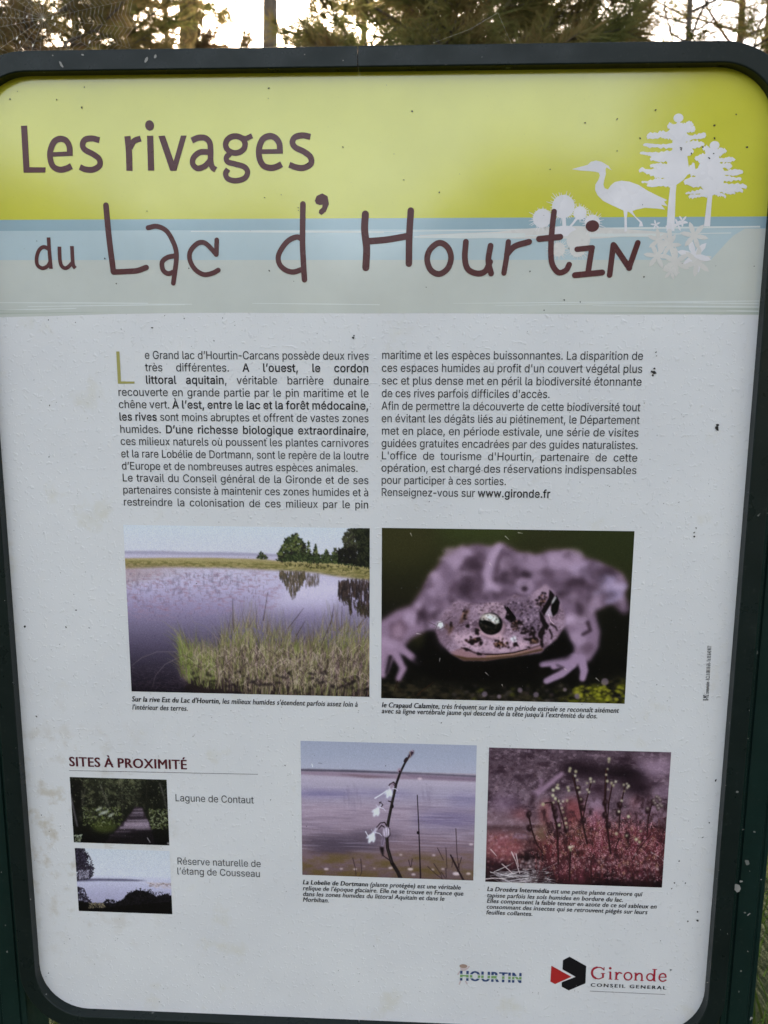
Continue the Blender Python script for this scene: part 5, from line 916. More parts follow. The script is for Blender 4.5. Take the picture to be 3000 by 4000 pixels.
pine_motif('pine_motif', [(1030, 470), (1068, 470), (1060, 560), (1052, 800), (1000, 800), (1010, 640)], (1078, 68),
    [((1080, 130), (1012, 118), 38), ((1080, 130), (1170, 108), 46), ((1075, 160), (880, 186), 36), ((1075, 190), (950, 170), 40), ((1080, 150), (1180, 140), 40), ((1090, 200), (1250, 180), 34), ((1070, 245), (855, 241), 22), ((1080, 240), (1240, 236), 40), ((1060, 290), (835, 296), 16), ((1050, 310), (880, 300), 24), ((1060, 330), (900, 330), 34), ((1050, 375), (900, 376), 30), ((1040, 400), (828, 404), 22), ((1050, 440), (870, 420), 36), ((1040, 470), (845, 482), 22), ((1050, 485), (880, 502), 28), ((1060, 470), (930, 480), 40), ((1060, 280), (1170, 280), 60), ((1070, 420), (1180, 400), 80)],
    [(1040, 110), (1110, 105), (1110, 200), (1125, 240), (1150, 420), (1110, 470), (1068, 500), (1030, 500), (990, 470), (1010, 380), (1000, 330), (1040, 270), (1040, 200), (1020, 150)], 1)
pine_motif('pine_motif', [(1270, 550), (1300, 550), (1293, 620), (1283, 770), (1243, 770), (1258, 650)], (1312, 246),
    [((1310, 290), (1240, 262), 44), ((1310, 290), (1385, 280), 44), ((1300, 340), (1440, 335), 30), ((1300, 370), (1420, 378), 34), ((1300, 420), (1490, 418), 36), ((1300, 450), (1480, 462), 26), ((1300, 490), (1515, 512), 26), ((1310, 500), (1490, 535), 30), ((1300, 520), (1440, 552), 26), ((1290, 540), (1380, 572), 22), ((1280, 560), (1150, 575), 20), ((1290, 530), (1128, 556), 18), ((1290, 480), (1120, 480), 60), ((1300, 400), (1160, 420), 70), ((1300, 340), (1190, 330), 60)],
    [(1270, 270), (1345, 270), (1340, 350), (1380, 420), (1370, 490), (1350, 545), (1300, 570), (1265, 560), (1220, 510), (1180, 480), (1200, 400), (1230, 330)], 2)
th = Flat(-.0008)
def thistle(x, y, r, n, L, mi=0):
    th.ell(SC(x, y), r*UC, r*UC, mi)
    for k in range(n):
        a = 6.283*k/n + rnd.uniform(-.08, .08); q = L*rnd.uniform(.75, 1.1)
        th.stroke([SC(x + r*.85*math.cos(a), y + r*.85*math.sin(a)), SC(x + q*math.cos(a), y + q*math.sin(a))], 6*UC, mi, False, w2=2*UC)
thistle(332, 642, 66, 30, 108); thistle(195, 718, 54, 28, 86); thistle(440, 684, 38, 22, 62); thistle(520, 745, 44, 22, 84)
th.stroke([SC(335, 690), SC(340, 800)], 22*UC); th.stroke([SC(425, 715), SC(370, 780)], 12*UC)
th.poly([SC(x, y) for x, y in ((100, 785), (300, 770), (430, 768), (640, 782), (900, 800), (1000, 812), (1000, 838), (700, 838), (560, 850), (450, 850), (340, 850), (60, 850), (-150, 846), (-600, 846), (-600, 826), (-100, 806))], 1)
thistle(300, 920, 40, 24, 78, 1); thistle(425, 915, 48, 24, 84, 1); th.ell(SC(340, 800), 70*UC, 30*UC, 0); th.ell(SC(430, 860), 70*UC, 60*UC, 1)
th.build('thistle_motif', [M_MOTIF, M_MOTIF2])
fw = Flat(-.000905)
def blossom(x, y, r, mi, n=6, rot=0, w=.34):
    for k in range(n):
        a = rot + 6.283*k/n; c, s_ = math.cos(a), math.sin(a); P = lambda u, v: SC(x + (u*c - v*s_)*r, y + (u*s_ + v*c)*r)
        fw.poly([P(0, -.06), P(.4, -w*.5), P(.75, -w*.42), P(1, 0), P(.75, w*.42), P(.4, w*.5), P(0, .06)], mi)
blossom(1105, 735, 40, 0, 5, -.9); blossom(1075, 760, 44, 0, 4, -.4); blossom(930, 760, 34, 0, 5, -.5); fw.stroke([SC(1000, 770), SC(1130, 745)], 10*UC)
for x, y, r, mi, rot in ((1180, 830, 95, 1, .2), (940, 960, 90, 1, .1), (1060, 1000, 100, 1, .5), (1180, 960, 115, 0, .25), (1200, 1000, 100, 1, .7), (1020, 890, 80, 1, .0), (950, 860, 80, 1, .4), (1030, 1060, 60, 1, .2)): blossom(x, y, r, mi, 6, rot)
fw.stroke([SC(1020, 800), SC(1030, 900), SC(1060, 990)], 26*UC, 1)
fw.build('flower_motif', [M_MOTIF, M_MOTIF2])

# ---- title
t1 = Flat(-.00211); W = 31*UA; W2 = 26*UA
def T(f, S, pts, w, **k): f.stroke([S(*p) for p in pts], w, **k)
t1.poly([SA(*p) for p in ((30, 96), (62, 95), (74, 312), (159, 313), (157, 340), (44, 341))])
T(t1, SA, [(182, 246), (300, 241)], 21*UA, cap=False)
T(t1, SA, [(285, 247), (283, 205), (266, 174), (235, 164), (203, 180), (184, 225), (183, 268), (198, 308), (232, 325), (268, 319), (294, 306)], 29*UA, cap=False)
T(t1, SA, [(440, 171), (402, 162), (366, 168), (352, 194), (364, 221), (408, 245), (439, 270), (440, 304), (405, 325), (365, 323), (338, 311)], 28*UA, cap=False)
t1.build('title_lettering', M_MAROON)['label'] = 'upright maroon word Les'; t1 = Flat(-.00211)
T(t1, SA, [(586, 150), (594, 230), (597, 331)], W, cap=False); T(t1, SA, [(600, 212), (620, 176), (656, 162)], 27*UA, cap=False)
T(t1, SA, [(705, 148), (710, 330)], W, cap=False); t1.ell(SA(702, 94), 22*UA, 24*UA)
t1.poly([SA(*p) for p in ((748, 149), (782, 147), (828, 280), (866, 147), (895, 147), (842, 331), (810, 331))])
T(t1, SA, [(922, 173), (955, 159), (992, 160), (1016, 184), (1021, 230), (1021, 280), (1030, 312), (1048, 326)], 28*UA, cap=False); T(t1, SA, [(1020, 234), (966, 234), (932, 262), (928, 296), (952, 318), (988, 308), (1018, 278)], 27*UA, cap=False)
T(t1, SA, [(1150 + 51*math.cos(a), 194 + 44*math.sin(a)) for a in np.linspace(0, 6.283, 13)[:-1]], 27*UA, closed=True)
T(t1, SA, [(1180, 158), (1205, 162), (1238, 148)], 24*UA, cap=False)
T(t1, SA, [(1128, 236), (1104, 260), (1110, 284), (1150, 296), (1196, 310), (1214, 336), (1200, 368), (1155, 383), (1112, 373), (1099, 346), (1112, 322)], 26*UA, cap=False)
T(t1, SA, [(1274, 231), (1398, 229)], 21*UA, cap=False)
T(t1, SA, [(1383, 234), (1380, 190), (1359, 159), (1326, 150), (1292, 168), (1274, 214), (1276, 265), (1297, 304), (1334, 316), (1368, 309), (1392, 296)], 29*UA, cap=False)
T(t1, SA, [(1542, 154), (1502, 146), (1463, 155), (1448, 182), (1464, 209), (1510, 232), (1543, 260), (1544, 295), (1505, 316), (1465, 312), (1432, 299)], 28*UA, cap=False)
t1.build('title_lettering', M_MAROON)['label'] = 'upright maroon word rivages'; t1 = Flat(-.00211)
w = 19*UA
T(t1, SA, [(174, 679), (179, 760), (187, 843)], w, cap=False); T(t1, SA, [(179, 742), (150, 729), (125, 746), (112, 786), (117, 824), (143, 840), (170, 828), (184, 804)], w, cap=False)
T(t1, SA, [(231, 727), (234, 800), (246, 832), (270, 838), (300, 810)], w, cap=False); T(t1, SA, [(296, 724), (300, 800), (304, 826), (314, 840)], w, cap=False)
t1.build('title_lettering', M_MAROON)['label'] = 'small maroon word du'; t1 = Flat(-.00211)
w = 29*UA
T(t1, SA, [(474, 512), (490, 680), (513, 858)], w); T(t1, SA, [(513, 860), (600, 856), (640, 852), (685, 836)], 27*UA)
T(t1, SA, [(694, 629), (740, 621), (790, 645), (824, 700), (842, 760), (838, 830), (826, 918)], 24*UA); T(t1, SA, [(834, 775), (795, 784), (768, 808), (772, 848), (798, 868), (832, 858)], 24*UA)
T(t1, SA, [(1053, 692), (1051, 768)], 23*UA); T(t1, SA, [(1050, 768), (1015, 728), (985, 706), (950, 712), (915, 752), (913, 798), (940, 846), (985, 873), (1030, 866), (1061, 850)], 24*UA)
t1.build('title_lettering', M_MAROON)['label'] = 'handwritten maroon word Lac'; t1 = Flat(-.00211)
T(t1, SA, [(1503, 505), (1501, 700), (1505, 800), (1511, 900)], 28*UA); T(t1, SA, [(1500, 690), (1470, 677), (1420, 702), (1378, 765), (1378, 812), (1405, 845), (1450, 860), (1500, 846)], 26*UA)
t1.poly([SA(*p) for p in ((1565, 488), (1575, 462), (1604, 449), (1632, 464), (1639, 505), (1622, 545), (1600, 562), (1586, 552), (1588, 538), (1604, 522), (1606, 508), (1590, 510), (1572, 503))])
t1.build('title_lettering', M_MAROON)['label'] = 'handwritten maroon letter d with an apostrophe'; t1 = Flat(-.00211)
w = 27*UB
T(t1, SB, [(443, 142), (440, 205), (448, 280), (445, 358)], w); T(t1, SB, [(627, 128), (621, 230), (619, 342)], 25*UB); T(t1, SB, [(448, 252), (530, 245), (618, 230)], 24*UB)
w = 22*UB
T(t1, SB, [(742, 258), (776, 276), (790, 318), (776, 362), (742, 384), (708, 368), (693, 325), (706, 284)], w, closed=True)
T(t1, SB, [(850, 254), (846, 320), (858, 364), (895, 382), (928, 373), (948, 335)], w); T(t1, SB, [(950, 270), (941, 330), (952, 382)], w)
T(t1, SB, [(1022, 254), (1014, 320), (1004, 380)], 20*UB); T(t1, SB, [(1016, 305), (1048, 272), (1106, 254)], w)
T(t1, SB, [(1207, 132), (1199, 200), (1194, 290), (1200, 345), (1225, 378), (1255, 369), (1268, 346)], 21*UB); T(t1, SB, [(1146, 242), (1232, 234)], w)
T(t1, SB, [(1300, 284), (1362, 278)], 20*UB); T(t1, SB, [(1360, 280), (1352, 330), (1344, 382)], 21*UB); T(t1, SB, [(1291, 389), (1402, 378)], w); t1.ell(SB(1362, 190), 25*UB, 21*UB)
for a, b in (((1432, 388), (1447, 266)), ((1450, 268), (1512, 360)), ((1510, 360), (1546, 258))): T(t1, SB, [a, b], 21*UB)
t1.build('title_lettering', M_MAROON)['label'] = 'handwritten maroon name Hourtin'

# ---- running text
FONTS = {}
def load_font(name, data):
    d = {}
    for ln in data.split('\n'):
        ch, adv, cs = ln.split('\t'); loops = []
        for c in cs.split(';'):
            n = [int(q) for q in c.split()]
            if len(n) >= 6: loops.append(np.array(n, float).reshape(-1, 2))
        d[ch] = (float(adv), loops)
    FONTS[name] = d
load_font('sans', SANS); FONTS['sans']['-'] = (320., [q - (66, 0) for q in FONTS['sans']['-'][1]]); load_font('human', HUMAN)
_gc = {}
def area(p): x, y = p[:, 0], p[:, 1]; return .5*np.sum(x*np.roll(y, -1) - y*np.roll(x, -1))
def inside(pt, poly):
    x, y = pt; c = False
    for (ax, ay), (bx, by) in zip(poly, np.roll(poly, -1, 0)):
        if (ay > y) != (by > y) and x < (bx - ax)*(y - ay)/(by - ay) + ax: c = not c
    return c
def glyph(font, ch, bold):
    k = (font, ch, bold)
    if k in _gc: return _gc[k]
    adv, loops = FONTS[font].get(ch, FONTS[font]['e'])
    sg = 1. if not loops or area(max(loops, key=lambda p: abs(area(p)))) > 0 else -1.
    L = []
    for p in loops:
        if bold:
            e1 = p - np.roll(p, 1, 0); e2 = np.roll(p, -1, 0) - p
            n1 = np.c_[e1[:, 1], -e1[:, 0]]/(np.linalg.norm(e1, axis=1)[:, None] + 1e-9); n2 = np.c_[e2[:, 1], -e2[:, 0]]/(np.linalg.norm(e2, axis=1)[:, None] + 1e-9)
            n = n1 + n2; q = np.sum(n*n, 1)[:, None]; p = p + sg*bold*2*n/np.maximum(q, 1.2)
        L.append(p)
    out = []
    outer = [p for p in L if area(p)*sg > 0]; holes = [p for p in L if area(p)*sg <= 0]
    for o in outer:
        hs = [h for h in holes if inside(h.mean(0), o) or inside(h[0], o)]
        pts, fs = fill([o/1000.] + [h/1000. for h in hs]); pts = pts*1000.
        out.append((pts, fs))
    _gc[k] = (adv + (bold*1.2 if bold > 5 else 0), out); return _gc[k]

class Text:
    """lettering laid out on the board: collects glyphs into one mesh"""
    def __init__(s): s.mb = MB(); s.k = 0
    def width(s, txt, font, bold, sx, track=0): return sum((glyph(font, c, bold)[0] + track)*sx for c in txt)
    def run(s, txt, x, z, sx, sz, font='sans', bold=0, shear=0., track=0, up=(0, 1), ax=(1, 0)):
        for c in txt:
            adv, parts = glyph(font, c, bold) if font == 'sans' or bold <= 10 else (glyph(font, c, bold)[0], glyph(font, c, 6)[1])
            for dx in ((0, bold*.9, bold*1.8) if font == 'human' and bold > 10 else (0,)):
              for i, (p, fs) in enumerate(parts):
                s.k += 1; y = -.00036 - (s.k % 23)*.000004
                u = (p[:, 0] + dx - bold*.3 + shear*p[:, 1])*sx; v = p[:, 1]*sz
                s.mb.add([(x + a*ax[0] + b*up[0], y, z + a*ax[1] + b*up[1]) for a, b in zip(u, v)], fs)
            x += (adv + track)*sx*ax[0]; z += (adv + track)*sx*ax[1]
        return x
    def justified(s, words, x0, x1, z, sx, sz, font='sans', shear=0., full=True):
        """words: list of (text, bold); spaces share what is left over between x0 and x1"""
        tot = sum(s.width(w, font, b, sx) for w, b in words); n = len(words) - 1
        gap = (x1 - x0 - tot)/max(n, 1) if full else FONTS[font][' '][0]*sx
        x = x0
        for w, b in words:
            s.run(w, x, z, sx, sz, font, b, shear); x += s.width(w, font, b, sx) + gap
    def build(s, name, mat, parent=SIGN): return s.mb.build(name, mat, parent)

def words(line, bold):
    """split a line at spaces; text between asterisks is bold"""
    out = []; b = False
    for w in line.split(' '):
        if w.startswith('*'): b = True; w = w[1:]
        e = '*' in w
        if e and not w.endswith('*'):      # bold word with light punctuation after it
            a, c = w.split('*'); out.append([(a, bold), (c, 0)]); b = False; continue
        out.append([(w.replace('*', ''), bold if b else 0)])
        if e: b = False
    return out
def set_block(name, lines, x0, x1, zs, size, fit, font, bold, shear, mat, ragged={}):
    """lines at baselines zs between x0 and x1; fit = width factor of the letters"""
    T_ = Text(); sz = size/1000; sx = sz*fit
    for i, (ln, z) in enumerate(zip(lines, zs)):
        ws = words(ln, bold); a = x0[i] if hasattr(x0, '__len__') else x0
        tot = sum(T_.width(t, font, b, sx) for w in ws for t, b in w); sp = FONTS[font][' '][0]*sx
        if i in ragged: k = (ragged[i] - a)/(tot + sp*(len(ws) - 1)); gap = sp*k
        else:
            gap = (x1 - a - tot)/max(len(ws) - 1, 1); k = 1.
            if gap < sp*.8: k = (x1 - a)/(tot + sp*(len(ws) - 1)); gap = sp*k
        x = a
        for w in ws:
            for t, b in w: x = T_.run(t, x, z, sx*k, sz, font, b or 2, shear)
            x += gap
    return T_.build(name, mat)

S1 = sk(400, 1300, 1100/1659); S2 = sk(1450, 1300, 1150/1659)
L1 = ["e Grand lac d’Hourtin-Carcans possède deux rives", "très différentes. *A l’ouest, le cordon*", "*littoral aquitain*, véritable barrière dunaire", "recouverte en grande partie par le pin maritime et le",
      "chêne vert. *À l’est, entre le lac et la forêt médocaine,*", "*les rives* sont moins abruptes et offrent de vastes zones", "humides. *D’une richesse biologique extraordinaire*,", "ces milieux naturels où poussent les plantes carnivores",
      "et la rare Lobélie de Dortmann, sont le repère de la loutre", "d’Europe et de nombreuses autres espèces animales.", "Le travail du Conseil général de la Gironde et de ses", "partenaires consiste à maintenir ces zones humides et à", "restreindre la colonisation de ces milieux par le pin"]
L2 = ["maritime et les espèces buissonnantes. La disparition de", "ces espaces humides au profit d'un couvert végétal plus", "sec et plus dense met en péril la biodiversité étonnante", "de ces rives parfois difficiles d'accès.", "Afin de permettre la découverte de cette biodiversité tout",
      "en évitant les dégâts liés au piétinement, le Département", "met en place, en période estivale, une série de visites", "guidées gratuites encadrées par des guides naturalistes.", "L'office de tourisme d'Hourtin, partenaire de cette", "opération, est chargé des réservations indispensables", "pour participer à ces sorties.", "Renseignez-vous sur *www.gironde.fr*"]
b1 = [154, 226, 299, 372, 444, 517, 590, 661, 734, 806, 876, 947, 1018]; z1 = [S1(200, y)[1] for y in b1]
x0 = S1(92, 370)[0]; x1 = S1(1571, 372)[0]; ind = S1(252, 226)[0]
set_block('body_text', L1, [ind]*3 + [x0]*10, x1, z1, .0186, .93, 'sans', 13, 0, M_DARKTEXT, ragged={9: S1(1507, 800)[0]})
b2 = [152, 222, 294, 366, 438, 508, 579, 648, 720, 790, 858, 928]; z2 = [S2(800, y)[1] for y in b2]
z2 = list(np.polyval(np.polyfit(range(12), z2, 1), range(12)))
x0b = S2(57, 440)[0]; x1b = S2(1533, 150)[0]
set_block('body_text', L2, x0b, x1b, z2, .0186, .93, 'sans', 13, 0, M_DARKTEXT, ragged={3: S2(1008, 366)[0], 10: S2(762, 858)[0], 11: S2(1010, 928)[0]})
f = Flat(-.0018); f.poly([S1(*p) for p in ((82, 110), (101, 110), (110, 286), (190, 287), (190, 299), (92, 300))]); f.build('drop_cap', M_OLIVE)

def caption(S, lines, pts, size, fit, name='caption', font='human', bold=16, hb=32, shear=.2, mat=None):
    """ragged lines that start at the sketch points pts = [(x, y baseline, x end)]"""
    T_ = Text(); sz = size/1000
    for ln, (x, y, xe) in zip(lines, pts):
        a = S(x, y); e = S(xe, y); ws = words(ln, hb)
        flat = [(t, b if b else bold, j == len(w) - 1) for w in ws for j, (t, b) in enumerate(w)]
        tot = sum(T_.width(t, font, b, sz) for t, b, _ in flat) + FONTS[font][' '][0]*sz*(len(ws) - 1); k = (e[0] - a[0])/tot; q = a[0]
        for t, b, last in flat:
            q = T_.run(t, q, a[1], sz*k, sz, font, b, shear)
            if last: q += FONTS[font][' '][0]*sz*k
    return T_.build(name, mat or M_DARKTEXT)
S3 = sk(460, 2030, 1020/1659); S6 = sk(1460, 2030, 1040/1659); S7 = sk(1140, 2860, 780/1659); S8 = sk(1860, 2860, 820/1659); S9 = sk(220, 2900, 920/1659)
caption(S3, ["*Sur la rive Est du Lac d'Hourtin,* les milieux humides s'étendent parfois assez loin à", "l'intérieur des terres."], [(89, 1154, 1524), (91, 1205, 446)], .0102, 1)
caption(S6, ["*le Crapaud Calamite,* très fréquent sur le site en période estivale se reconnaît aisément", "avec sa ligne vertébrale jaune qui descend de la tête jusqu'à l'extrémité du dos."], [(48, 1168, 1527), (48, 1205, 1395)], .0098, 1)
caption(S7, ["*La Lobelie de Dortmann* (plante protégée) est une véritable", "relique de l'époque glaciaire. Elle ne se trouve en France que", "dans les zones humides du littoral Aquitain et dans le", "Morbihan."], [(89, 1262, 1403), (89, 1311, 1425), (89, 1359, 1267), (89, 1406, 309)], .0095, 1)
caption(S8, ["*La Droséra Intermédia* est une petite plante carnivore qui", "tapisse parfois les sols humides en bordure du lac.", "Elles compensent la faible teneur en azote de ce sol sableux en", "consommant des insectes qui se retrouvent piégés sur leurs", "feuilles collantes."], [(83, 1254, 1312), (83, 1303, 1163), (81, 1347, 1428), (79, 1393, 1354), (77, 1438, 446)], .0092, 1)
caption(S9, ["SITES À PROXIMITÉ"], [(90, 166, 922)], .0190, 1, 'heading', 'human', 26, 26, 0, M_WINE)
caption(S9, ["Lagune de Contaut"], [(836, 413, 1392)], .0197, 1, 'site_name', 'sans', 0, 0, 0, M_GREYTEXT)
caption(S9, ["Réserve naturelle de", "l’étang de Cousseau"], [(850, 858, 1443), (850, 928, 1438)], .0197, 1, 'site_name', 'sans', 0, 0, 0, M_GREYTEXT)
def rule(name, S, a, b, w, parent=SIGN): f = Flat(-.0018); f.stroke([S(*a), S(*b)], w, cap=False); return f.build(name, M_LINE, parent)
rule('heading_rule', S9, (90, 197), (1420, 224), .0007)
# printer's line up the right edge
T_ = Text(); a = board(2600 + 368*.452, 2300 + 965*.452); b = board(2600 + 396*.452, 2300 + 492*.452); dv = np.array(b) - np.array(a); Ln = np.linalg.norm(dv); dv /= Ln
s1 = "B-M2 "; s2 = "communication - R.C.S. B 388 318 676 - Tel. 05 56 42 98 77"
wd = T_.width(s1, 'human', 40, 1) + T_.width(s2, 'human', 24, .72); sc = Ln/wd
q = T_.run(s1, a[0], a[1], sc, .0095/1000, 'human', 40, 0, 0, (-dv[1], dv[0]), dv); a2 = np.array(a) + dv*T_.width(s1, 'human', 40, sc)
T_.run(s2, a2[0], a2[1], sc*.72, .0068/1000, 'human', 24, 0, 0, (-dv[1], dv[0]), dv); T_.build('printer_line', M_DARKTEXT)

# ---- the six colour prints
def press(a, sat, gam):
    """ink on film: a little greyer and deeper than the drawing"""
    g = a @ np.array([.3, .59, .11]); w = np.clip((a[..., 2] - a[..., 1])*12, 0, 1)[..., None]; a = g[..., None] + (a - g[..., None])*(sat*w + 1 - w)
    return np.clip(.66*(np.clip(a, 0, 1)/.66)**gam, 0, 1)

def picture(art, S, quad, sat=.7, gam=1.3):
    a = art(); h, w = a.shape[:2]
    xs = [S(*q) for q in quad]; xl = (xs[0][0] + xs[3][0])/2; xr = (xs[1][0] + xs[2][0])/2; zt = (xs[0][1] + xs[1][1])/2; zb = (xs[2][1] + xs[3][1])/2
    X = np.linspace(xl, xr, w); Zv = np.linspace(zt, zb, h); v = np.zeros((h, w, 3)); v[..., 0] = X[None]; v[..., 2] = Zv[:, None]; v[..., 1] = -.00024
    me = bpy.data.meshes.new('photo_print'); me.vertices.add(h*w); me.vertices.foreach_set('co', v.ravel())
    i = np.arange(h*w).reshape(h, w); q = np.stack([i[:-1, :-1], i[1:, :-1], i[1:, 1:], i[:-1, 1:]], -1).reshape(-1, 4); n = len(q)
    me.loops.add(n*4); me.loops.foreach_set('vertex_index', q.ravel().astype(np.int32)); me.polygons.add(n); me.polygons.foreach_set('loop_start', np.arange(0, n*4, 4, dtype=np.int32))
    me.update(calc_edges=True)
    at = me.attributes.new('ink', 'FLOAT_COLOR', 'POINT'); c = np.ones((h*w, 4), np.float32); c[:, :3] = np.minimum(lin(press(a, sat, gam).reshape(-1, 3)*255)*PK, .85)
    at.data.foreach_set('color', c.ravel())
    return link('photo_print', me, M_PRINT, SIGN)
def label(o, t): o['label'] = t
label(picture(art_lake, S3, [(38, 37), (1601, 50), (1599, 1122), (86, 1094)], .56), 'printed photograph of a violet lake with reeds and pines')
label(picture(art_toad, S6, [(50, 50), (1621, 72), (1566, 1151), (47, 1107)], .74, 1.5), 'printed photograph of a spotted lilac toad')
label(picture(art_path, S9, [(94, 244), (779, 261), (795, 725), (125, 703)]), 'small printed photograph of a dark woodland boardwalk')
label(picture(art_pond, S9, [(129, 742), (800, 766), (816, 1213), (160, 1183)]), 'small printed photograph of a pale pond with black bushes')
label(picture(art_lobelia, S7, [(76, 70), (1531, 110), (1512, 1235), (84, 1181)], .62), 'printed photograph of a white flower stalk by the water')
label(picture(art_drosera, S8, [(98, 113), (1541, 165), (1467, 1228), (76, 1180)], .8, 1.12), 'printed photograph of red plants with budded stalks')

# ---- the two emblems at the foot
e = Flat(-.0014)
e.poly([SL(*p) for p in ((838, 132), (950, 195), (945, 312), (832, 360), (785, 335), (785, 305), (878, 268), (790, 218), (793, 155))], 0)
e.poly([SL(*p) for p in ((715, 193), (850, 268), (740, 317), (708, 300))], 1)
def G(pts, w, **k): e.stroke([SL(*p) for p in pts], w*UL, 2, **k)
G([(1070, 222), (1050, 206), (1022, 204)], 7); G([(1022, 204), (998, 216), (989, 240), (996, 264), (1014, 278)], 13); G([(1014, 278), (1036, 282), (1062, 272)], 7); G([(1063, 274), (1063, 246)], 11, cap=False); G([(1048, 244), (1078, 245)], 5, cap=False); G([(1071, 203), (1069, 225)], 5, cap=False)
G([(1113, 234), (1112, 282)], 11, cap=False); e.ell(SL(1112, 210), 8*UL, 8*UL, 2); G([(1101, 235), (1116, 234)], 5, cap=False); G([(1101, 283), (1125, 284)], 5, cap=False)
G([(1154, 238), (1152, 285)], 11, cap=False); G([(1157, 256), (1170, 240), (1188, 244)], 9); G([(1142, 238), (1156, 237)], 5, cap=False); G([(1141, 285), (1168, 286)], 5, cap=False)
G([(1232 + 25*math.cos(a), 264 + 25*math.sin(a)) for a in np.linspace(0, 6.283, 13)[:-1]], 9, closed=True)
G([(1285, 242), (1283, 290)], 11, cap=False); G([(1288, 258), (1305, 245), (1322, 250), (1326, 268), (1325, 292)], 10, cap=False); G([(1273, 243), (1287, 241)], 5, cap=False); G([(1272, 290), (1296, 291)], 5, cap=False); G([(1314, 293), (1338, 294)], 5, cap=False)
G([(1382 + 23*math.cos(a), 270 + 23*math.sin(a)) for a in np.linspace(0, 6.283, 13)[:-1]], 9, closed=True); G([(1412, 216), (1408, 296)], 11, cap=False); G([(1396, 217), (1428, 218)], 5, cap=False); G([(1404, 296), (1420, 296)], 5, cap=False)
G([(1446, 270), (1490, 271)], 6, cap=False); G([(1489, 272), (1482, 252), (1464, 246), (1448, 256), (1443, 276), (1452, 293), (1470, 298), (1490, 288)], 9, cap=False)
EM = e.build('gironde_emblem'.replace('gironde_', 'council_'), [M_DARKTEXT, M_RED, M_CRIMSON])
T_ = Text(); a = SL(978, 333); b = SL(1490, 350); tx = 'CONSEIL GENERAL'; sc = .0072/1000; tr = ((b[0] - a[0])/sc/1.25 - T_.width(tx, 'human', 30, 1))/(len(tx) - 1)
T_.run(tx, a[0], a[1] - .0, sc*1.25, sc, 'human', 30, 0, tr); T_.build('emblem_lettering', M_DARKTEXT, EM)
rule('emblem_rule', SL, (975, 364), (1483, 387), .0007, EM)
mt, nt, b_ = material('striped town name ink', (.1, .1, .2), .42, .4)
zt = SL(300, 230)[1]; zb = SL(300, 300)[1]
tc = node(nt, 'TexCoord'); sx = node(nt, 'SeparateXYZ'); nt.links.new(tc.outputs['Object'], sx.inputs[0]); mr = node(nt, 'MapRange'); nt.links.new(sx.outputs[2], mr.inputs[0]); mr.inputs[1].default_value = zb; mr.inputs[2].default_value = zt
nt.links.new(ramp(nt, mr.outputs[0], [(0, (.03, .06, .16)), (.24, (.6, .62, .64)), (.32, (.20, .36, .12)), (.56, (.6, .62, .64)), (.64, (.03, .06, .17))], 'CONSTANT'), b_.inputs['Base Color'])
T_ = Text(); a = SL(93, 290); b = SL(517, 303); tx = 'HOURTIN'; sz = (zt - zb)/.69/1000*.95; k = (b[0] - a[0])/T_.width(tx, 'human', 44, sz)
T_.run(tx, a[0], zb, sz*k, sz, 'human', 44); TN = T_.build('town_name', mt)
fg = Flat(-.0012)
fg.ell(SL(122, 212), 20*UL, 17*UL, 0); fg.ell(SL(121, 196), 24*UL, 13*UL, 1)
for a, b in (((102, 296), (94, 318)), ((136, 298), (146, 316)), ((146, 214), (160, 198)), ((98, 232), (84, 252))): fg.stroke([SL(*a), SL(*b)], 8*UL, 0)
fg.build('child_figure', [material('faint pink ink', (.58, .47, .47), .45, .3)[0], material('faint brown ink', (.36, .25, .20), .45, .3)[0]], TN)

